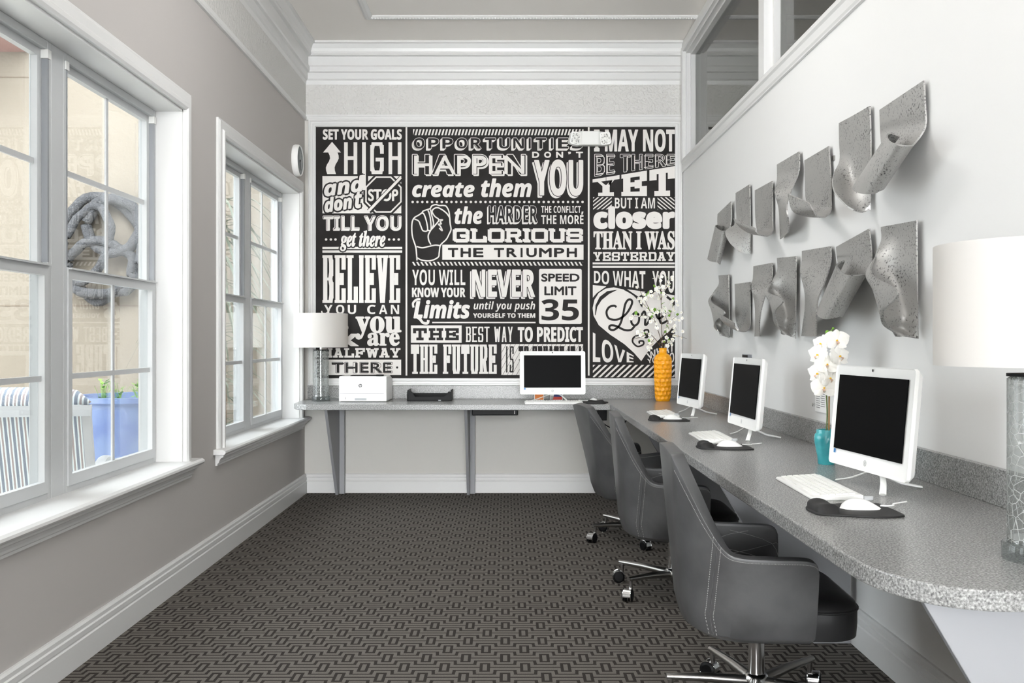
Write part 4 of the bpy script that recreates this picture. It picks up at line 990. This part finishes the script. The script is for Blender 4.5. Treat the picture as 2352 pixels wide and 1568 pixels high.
# ------------------------------------------------------------------ orchid
ox, oy = 1.212, 3.64
po = thing('flower_pot', 'turquoise glazed pot holding the orchid behind the nearest computer', 'pot', (ox, oy, ZT))
MB().lathe([(0, 0), (.029, 0), (.031, .003), (.033, .03), (.042, .075), (.0445, .098), (.042, .112), (.0355, .12), (.0365, .126), (.035, .131), (.031, .129), (.030, .115), (0, .115)], n=40).build('body', M_teal, po, smooth=50)
MB().lathe([(0, .122), (.02, .121), (.0305, .118)], n=20).build('soil', M_soil, po)
oc = thing('orchid', 'white artificial moth orchid in the turquoise pot', 'orchid', (ox, oy, ZT))
MB().tube(crom([(.0, 0, .1), (.004, 0, .2), (-.004, 0, .35), (-.006, .0, .45), (.01, -.02, .505)], 6), .0028, 8).build('stem', M_stem, oc, smooth=60)
MB().tube([(.012, .004, .1), (.012, .0, .36)], .003, 8).build('stake', M_stake, oc)
def petal(l, w_, cup=.15, fr=.08):
    rows = []
    for i in range(9):
        u = i / 8; e_ = max(.03, math.sin(PI * min(1, u * .93 + .05)) ** .7)
        rows.append([(w_ * e_ * q, l * u, cup * l * (u * u) * .6 - cup * w_ * q * q * 1.2 + fr * w_ * math.sin(5 * u + 4 * q)) for q in (-1, -.5, 0, .5, 1)])
    return rows
def orchid_flower():
    mb = MB()
    for a, l, w_, cup in ((90, .038, .015, .2), (215, .038, .015, .2), (325, .038, .015, .2), (20, .045, .026, .25), (160, .045, .026, .25)):
        R = Matrix.Rotation(math.radians(a - 90), 4, 'Z')
        mb.grid([[R @ Vector(p) for p in row] for row in petal(l, w_, cup)])
    return mb
f0 = orchid_flower().build('flower', M_petal, None, smooth=70, solid=.0008); OME = f0.data; bpy.data.objects.remove(f0)
lm = MB().grid([[(.006 * q * e_, -.002 - .014 * u, .006 + .010 * math.sin(PI * u)) for q in (-1, 0, 1)] for u, e_ in ((0, .5), (.3, 1.1), (.6, .8), (1, .3))]); lm.lathe([(0, 0), (.003, .002), (.0032, .007), (0, .010)], n=10, mi=1)
l1 = lm.build('lip', [M_lip, M_gold], None, smooth=70); LIP = l1.data; bpy.data.objects.remove(l1)
def OP(px, py, dx): return (ox + dx, px, py)
for px, py, dy, d, sc in ((1913, 782, -.045, (.0, -1, .1), 1.12), (1887, 790, .0, (-1, -.5, .4), 1.0), (1918, 818, -.05, (.5, -1, .25), 1.1), (1878, 815, -.01, (-1, -.6, .1), 1.05), (1892, 838, -.045, (-.3, -1, .5), 1.1), (1876, 858, -.02, (-1, -.6, .1), 1.1), (1898, 868, -.045, (.1, -1, .2), 1.05), (1885, 890, -.045, (-.3, -1, .2), 1.15), (1908, 893, -.03, (.4, -1, 0), 1.0), (1900, 845, .02, (.3, 1, 0), 1.0)):
    s_ = 605; loc = ((px - VX) / s_ - ox, dy, H - (py - VY) / s_ - ZT)
    f = inst('flower', OME, oc, loc, d, sc); o = bpy.data.objects.new('lip', LIP); COL.objects.link(o); o.parent = f
for px, py, r_ in ((1897, 763, .009), (1921, 763, .0085), (1910, 754, .005)):
    p = Vector(((px - VX) / 605 - ox, -.02, H - (py - VY) / 605 - ZT)); mb = MB().lathe([(0, -r_), (r_ * .8, -r_ * .5), (r_, 0), (r_ * .7, r_ * .7), (0, r_)], p, 12); mb.tube([(.01, -.02, .505), p], .0016, 6)
    mb.build('bud', M_green, oc, smooth=70)
# card and outlet on the white wall
a = at(1873, 893, XR - .004); cdw = thing('notice_card', 'small white printed card fixed on the wall behind the orchid', 'card', (XR, a.y, a.z))
MB().box(-.006, 0, -.15, 0, -.10, 0).build('sheet', M_paper, cdw)
mb = MB()
for k in range(7): mb.box(-.0068, -.006, -.135, -.09 if k % 2 else -.08, -.02 - k * .009, -.017 - k * .009); mb.box(-.0068, -.006, -.07, -.02, -.022 - k * .01, -.0195 - k * .01)
mb.build('print', M_ink, cdw); MB().lathe([(0, 0), (.008, 0), (.008, .012), (.004, .016), (0, .016)], (-.016, .004, -.072), 12, ax='x').build('screw', M_chrome, cdw)
a = at(1706, 813, XR - .004); op_ = thing('wall_outlet', 'grey outlet plate on the white wall above the middle computer', 'outlet', (XR, a.y, a.z))
MB().box(-.008, 0, -.2, 0, -.026, .0).build('plate', mat('grey outlet plate', (120, 124, 130), .4), op_, bevel=.002); MB().box(-.01, -.008, -.13, -.012, -.021, -.004).build('socket', M_black, op_)

# ------------------------------------------------------------------ swivel chairs
def make_chair():
    r = thing('office_chair', '-', 'chair', group='grey leather swivel chairs at the counter')
    Mh = [(.125, -.283, .37), (.10, -.286, .37), (0, -.29, .37), (-.10, -.285, .37), (-.17, -.262, .37), (-.222, -.215, .37), (-.25, -.15, .37), (-.262, -.09, .37), (-.266, -.045, .37), (-.267, 0, .37)]
    Th = [(.128, -.297, .515), (.108, -.300, .552), (.0, -.303, .558), (-.10, -.303, .562), (-.155, -.298, .583), (-.208, -.277, .66), (-.258, -.243, .76), (-.296, -.198, .842), (-.306, -.145, .864), (-.312, 0, .872)]
    full = lambda A: [Vector(p) for p in A] + [Vector((p[0], -p[1], p[2])) for p in reversed(A[:-1])]
    M_, T_ = crom(full(Mh), 5), crom(full(Th), 5); N = len(M_)
    def rowat(v):  # v in 0..1 between mid height and top
        return [m.lerp(q, v) + Vector((0, 0, 0)) for m, q in zip(M_, T_)]
    rows = [[Vector((m.x * .70 + .01, m.y * .74, .285)) for m in M_], [Vector((m.x * .86 + .008, m.y * .88, .292)) for m in M_], [Vector((m.x * .95 + .003, m.y * .96, .312)) for m in M_]]
    rows += [rowat(v) for v in (0, .12, .25, .4, .55, .7, .82, .92, 1)]
    MB().grid(rows).build('shell', M_leather, r, smooth=80, solid=.042, bevel=.008, seg=2)
    # dark quilted lining set inside the shell
    c_ = Vector((.05, 0, 0))
    def inset(p, d):
        q = Vector((p.x - max(p.x, -.10) if p.x > -.10 else p.x + .10, p.y, 0)); q.normalize(); return p - q * d
    lin = [[inset(p, .044) for p in rowat(v)] for v in (.05, .2, .4, .6, .8, .9, .965)]
    MB().grid(lin).build('lining', M_dark_leather, r, smooth=80, solid=-.006)
    q = MB()
    for k in range(-3, 9):
        for sgn in (1, -1):
            pts = []
            for i in range(12):
                t_ = i / 11; u = int((N - 1) * min(1, max(0, (k + (t_ if sgn > 0 else 1 - t_) * 2.2) / 8)))
                pts.append(inset(rowat(.1 + .8 * t_)[u], .0515))
            q.tube(pts, .0009, 4)
    q.build('quilting', M_stitch, r)
    # stitching on the shell
    def outside(p, d=.0018):
        q_ = Vector((p.x - c_.x, p.y, 0)); q_.normalize(); return p + q_ * d
    st = MB()
    def dashes(path, step=2):
        P_ = crom(path, 10)
        for i in range(0, len(P_) - 1, 2): st.tube([P_[i], P_[i + 1]], .0013, 4)
    for sd in (1, -1):
        for off in (0, 1):
            u = 5 * 4 + off * 2 + 1; u = u if sd > 0 else N - 1 - u
            dashes([outside(rw[u]) for rw in rows[2:]])
        rng = range(3, 36); dashes([outside(rowat(.94)[u if sd > 0 else N - 1 - u]) for u in rng])
    st.build('stitching', M_stitch, r)
    for sd in (1, -1):
        u = 5 * 4 + 2; u = u if sd > 0 else N - 1 - u; MB().tube(crom([outside(rw[u], .0003) for rw in rows[2:]], 4), .0022, 6).build('seam_welt', M_leather, r, smooth=60)
    # seat cushion
    sc_ = []
    for z, k in ((.295, .93), (.30, .985), (.345, 1), (.385, 1), (.405, .97), (.418, .88), (.424, .6), (.426, .2)):
        sc_.append([Vector((.055 + x * k, y * k, z)) for x, y in rrect(.45, .52, .11, 8)])
    mb = MB().grid(sc_, closed=True); n = len(sc_[0]); mb.f += [tuple(range(n))[::-1], tuple(range((len(sc_) - 1) * n, len(sc_) * n))]; mb.m += [0, 0]
    st_ = mb.build('seat', M_dark_leather, r, smooth=50)
    w_ = MB(); lp2 = [Vector((.055 + x * 1.002, y * 1.002, .387)) for x, y in rrect(.45, .52, .11, 8)]; w_.tube(lp2 + lp2[:1], .004, 6, cap=False); w_.build('piping', M_dark_leather, st_, smooth=60)
    MB().lathe([(0, .262), (.10, .262), (.12, .284), (0, .284)], n=24).build('seat_plate', M_black, r)
    MB().lathe([(.0265, .085), (.0265, .268), (0, .268)], n=28).build('gas_column', M_chrome, r, smooth=40)
    MB().lathe([(0, .06), (.036, .06), (.042, .075), (.042, .10), (.036, .112), (.0275, .116)], n=28).build('hub', M_chrome, r, smooth=40)
    for k in range(5):
        a = 2 * PI * k / 5; d = Vector((math.cos(a), math.sin(a), 0)); n_ = Vector((-d.y, d.x, 0))
        lg = MB().tube([d * .03 + Vector((0, 0, .09)), d * .16 + Vector((0, 0, .1)), d * .30 + Vector((0, 0, .104))], [.021, .017, .0115], 10, flat=.9).build('leg', M_steel, r, smooth=50)
        cs_ = MB().tube([d * .285 + Vector((0, 0, .10)), d * .285 + Vector((0, 0, .058))], .0095, 10)
        hc = d * .305 + Vector((0, 0, .03)); R = Matrix.Translation(hc) @ Matrix.Rotation(a + .6, 4, 'Z')
        for sd in (-1, 1):
            w1 = [R @ Vector((.028 * math.cos(2 * PI * i / 20), sd * .022, .028 * math.sin(2 * PI * i / 20))) for i in range(20)]; w0 = [R @ Vector((.028 * math.cos(2 * PI * i / 20), sd * .006, .028 * math.sin(2 * PI * i / 20))) for i in range(20)]; w2 = [R @ Vector((.02 * math.cos(2 * PI * i / 20), sd * .026, .02 * math.sin(2 * PI * i / 20))) for i in range(20)]
            cs_.grid([w0, w1, w2], 1, True); cs_.add(w2, [tuple(range(20))], 1)
            r1 = [R @ Vector((.0305 * math.cos(2 * PI * i / 20), sd * .019, .0305 * math.sin(2 * PI * i / 20))) for i in range(21)]; cs_.tube(r1, .002, 5, cap=False)
        hood = []
        for i in range(9):
            g = math.radians(-10 + 200 * i / 8); hood.append([R @ Vector((.031 * math.cos(g), y_, .031 * math.sin(g))) for y_ in (-.018, .018)])
        cs_.grid(hood); cs_.build('caster', [M_chrome, M_black], lg, smooth=40)
    return r


ch = make_chair()
for _i, (_loc, _rz, _leg, _lb) in enumerate((((.83, 3.19, 0), -3, 183, 'grey leather swivel chair with black quilted inside, nearest the rounded counter end'),
                                             ((.81, 4.66, 0), -2, 146, 'grey leather swivel chair between the two other chairs, at the middle computer'),
                                             ((.80, 5.88, 0), 10, 189, 'grey leather swivel chair pushed into the counter corner below the mural'))):
    _c = place(ch, _i, _loc, math.radians(_rz), _lb)
    for _k in _c.children:   # each star base stands turned its own way
        if _k.name.startswith('leg'): _k.rotation_euler.z = math.radians(_leg)
        elif _i == 2 and not _k.name.startswith(('hub', 'gas_column', 'seat_plate')): _k.rotation_euler.y = math.radians(-6.5); _k.location.x = .034   # tilted back

# ------------------------------------------------------------------ twisted metal wall sculptures
C6 = lambda x, y: (1600 + x / 3.409, 160 + y / 3.409); C7 = lambda x, y: (1600 + x / 4.3556, 490 + y / 4.3556)
def strip(label, rows, cv, scale_o=1.0):
    pts = []
    W_ = max(len(r_) for r_ in rows)
    for r_ in rows:
        p = [at(*cv(x, y), XR - .008 - o * scale_o) for x, y, o in r_]
        if len(p) < W_:  # resample the row to the same number of columns
            q = crom(p, 12); p = [q[round(i * (len(q) - 1) / (W_ - 1))] for i in range(W_)]
        pts.append(p)
    dense = [crom(p, 6) for p in pts]; cols = list(zip(*dense)); cols = [crom(c, 6) for c in cols]; g = list(zip(*cols))
    for row in g:
        for v in row: v.x = min(v.x, XR - .004)
    c = sum((Vector(v) for row in g for v in row), Vector()) / (len(g) * len(g[0]))
    t_ = thing('wall_sculpture', label, 'wall art', (XR, c.y, c.z), 0, 'twisted pewter wall sculptures')
    MB().grid([[Vector(v) - Vector((XR, c.y, c.z)) for v in row] for row in g]).build('metal_strip', M_pewter, t_, smooth=50, solid=.006)
    MB().box(-.006, 0, -.012, .012, g[1][0].z - c.z - .05, g[1][0].z - c.z - .03).build('wall_bracket', M_steel, t_)
a = .01
strip('smallest rolled pewter strip at the far end of the upper row', [[(170, 1130, a), (275, 1030, a)], [(170, 1215, a), (277, 1170, a)], [(190, 1500, .05), (255, 1262, .03)], [(160, 1507, .09), (225, 1262, .07)], [(110, 1500, .10), (180, 1255, .09)], [(84, 1480, .08), (145, 1225, .07)], [(110, 1470, .04), (165, 1212, .04)], [(150, 1475, .03), (210, 1225, .03)]], C6)
strip('pewter strip curling forward beside the smallest roll in the upper row', [[(305, 965, a), (355, 935, a), (412, 898, a)], [(306, 1080, .02), (358, 1060, a), (415, 1040, a)], [(305, 1200, .04), (360, 1190, .02), (417, 1170, a)], [(226, 1262, .11), (335, 1280, .05), (418, 1300, a)], [(255, 1350, .10), (345, 1370, .05), (418, 1380, a)], [(330, 1420, .06), (380, 1438, .03), (418, 1440, a)]], C6)
strip('small pewter strip with a cup-like lip near the far end of the upper row', [[(455, 945, a), (588, 872, a)], [(457, 1100, a), (592, 1040, a)], [(462, 1200, a), (592, 1200, a)], [(470, 1250, .03), (593, 1265, .02)], [(465, 1284, .08), (555, 1297, .08)], [(390, 1260, .13), (495, 1285, .13)], [(320, 1205, .17), (470, 1262, .15)], [(295, 1165, .18), (462, 1240, .15)]], C6)
strip('slim S-curved pewter strip in the middle of the upper row', [[(628, 742, a), (800, 640, a)], [(628, 860, .03), (797, 790, .02)], [(611, 960, .10), (738, 950, .05)], [(640, 1080, .07), (702, 1065, .10)], [(648, 1210, .03), (715, 1190, .09)], [(652, 1328, a), (718, 1268, .06)]], C6)
strip('medium pewter strip with a wide cupped lip in the upper row', [[(843, 710, a), (1032, 598, a)], [(847, 880, a), (1045, 820, a)], [(854, 1010, a), (1048, 1010, a)], [(890, 1100, .03), (1048, 1100, .02)], [(930, 1143, .09), (1005, 1145, .09)], [(840, 1135, .15), (945, 1138, .14)], [(755, 1095, .19), (918, 1095, .17)], [(722, 970, .20), (885, 1040, .18)]], C6)
strip('large pewter strip with its side curled forward, second nearest in the upper row', [[(1113, 418, a), (1230, 355, a), (1352, 284, a)], [(1115, 570, a), (1235, 530, a), (1358, 480, a)], [(1118, 710, .02), (1238, 690, a), (1360, 650, a)], [(1072, 820, .10), (1205, 850, .03), (1362, 830, a)], [(1078, 940, .12), (1200, 985, .06), (1363, 960, a)], [(1165, 1050, .10), (1270, 1085, .05), (1363, 1040, a)], [(1230, 1092, .08), (1300, 1110, .04), (1362, 1096, a)]], C6)
strip('largest rolled pewter strip, nearest the viewer in the upper row', [[(1430, 315, a), (1775, 84, a)], [(1434, 420, a), (1785, 300, a)], [(1440, 540, a), (1784, 450, a)], [(1470, 880, .07), (1700, 575, .05)], [(1420, 945, .13), (1660, 590, .11)], [(1340, 970, .16), (1590, 585, .15)], [(1270, 965, .16), (1525, 565, .15)], [(1232, 935, .12), (1497, 525, .11)], [(1260, 890, .07), (1520, 503, .07)], [(1330, 870, .05), (1588, 525, .05)]], C6)
def fold(lb, tl, tr, l1, f, tip, f2, lo, bl, br, k=1):
    mid = lambda p, q, u=.55: (p[0] + (q[0] - p[0]) * u, p[1] + (q[1] - p[1]) * u)
    R_ = lambda u: (tr[0] + (br[0] - tr[0]) * u, tr[1] + (br[1] - tr[1]) * u)
    g = lambda p, o: (p[0], p[1], o)
    strip(lb, [[g(tl, a), g(mid(tl, tr, .2), a), g(mid(tl, tr, .6), a), g(tr, a)],
               [g(l1, .02 * k), g(mid(l1, R_(.16), .2), .018), g(mid(l1, R_(.16), .6), a), g(R_(.16), a)],
               [g(mid(f, R_(.42), .06), .13 * k), g(f, .11 * k), g(mid(f, R_(.42), .5), .035 * k), g(R_(.42), a)],
               [g(tip, .17 * k), g(mid(f, f2, .45), .15 * k), g(mid(mid(f, f2, .45), R_(.62), .5), .045 * k), g(R_(.62), a)],
               [g(mid(f2, tip, .2), .16 * k), g(f2, .15 * k), g(mid(f2, R_(.80), .5), .06 * k), g(R_(.80), a)],
               [g(mid(lo, R_(.9), .1), .12 * k), g(lo, .12 * k), g(mid(lo, R_(.93), .5), .05 * k), g(R_(.93), a)],
               [g(bl, .08 * k), g(mid(bl, br, .3), .06 * k), g(mid(bl, br, .7), .03 * k), g(br, a)]], C7)
fold('small folded pewter strip at the far end of the lower row', (228, 620), (327, 614), (226, 720), (122, 862), (278, 985), (172, 1095), (182, 1150), (240, 1218), (335, 1245), .6)
strip('small pewter strip with a cup-like lip in the lower row beside the folded one', [[(380, 705, a), (530, 687, a)], [(384, 860, a), (531, 850, a)], [(388, 1030, a), (532, 1040, a)], [(400, 1110, .02), (532, 1120, .015)], [(425, 1170, .06), (500, 1172, .06)], [(330, 1125, .11), (430, 1170, .11)], [(255, 1065, .15), (392, 1130, .13)], [(203, 983, .16), (383, 1095, .14)]], C7)
strip('slim twisted pewter strip in the lower row with a wide dark gap beside it', [[(567, 528, a), (752, 494, a)], [(562, 650, .03), (750, 640, .02)], [(547, 745, .10), (695, 790, .05)], [(578, 900, .07), (645, 950, .10)], [(585, 1070, .04), (625, 1090, .10)], [(578, 1230, a), (628, 1228, .08)]], C7)
fold('medium folded pewter strip in the middle of the lower row', (814, 446), (1005, 428), (812, 590), (688, 772), (862, 862), (762, 1010), (785, 1110), (850, 1195), (995, 1252), .85)
strip('wide S-curved pewter strip in the lower row above the orchid', [[(1052, 375, a), (1337, 328, a)], [(1050, 480, .02), (1336, 480, .02)], [(1035, 580, .06), (1280, 680, .06)], [(1078, 790, .08), (1210, 850, .11)], [(1080, 960, .05), (1195, 1000, .13)], [(1060, 1110, .02), (1190, 1120, .10)], [(1045, 1226, a), (1190, 1227, .08)]], C7)
strip('rolled pewter strip in the lower row, second nearest the viewer', [[(1408, 335, a), (1738, 152, a)], [(1415, 420, a), (1755, 330, a)], [(1425, 500, a), (1758, 470, a)], [(1470, 985, .06), (1720, 590, .04)], [(1420, 1035, .12), (1640, 620, .10)], [(1310, 1057, .16), (1550, 622, .15)], [(1235, 1040, .16), (1470, 600, .15)], [(1198, 990, .12), (1396, 525, .12)], [(1240, 900, .07), (1425, 490, .08)], [(1300, 860, .05), (1474, 468, .05)]], C7)
fold('largest folded pewter strip with a triangular flap, nearest the viewer in the lower row', (1858, 136), (2212, 71), (1855, 290), (1704, 585), (2008, 778), (1838, 1020), (1880, 1130), (1990, 1215), (2222, 1256), 1.0)
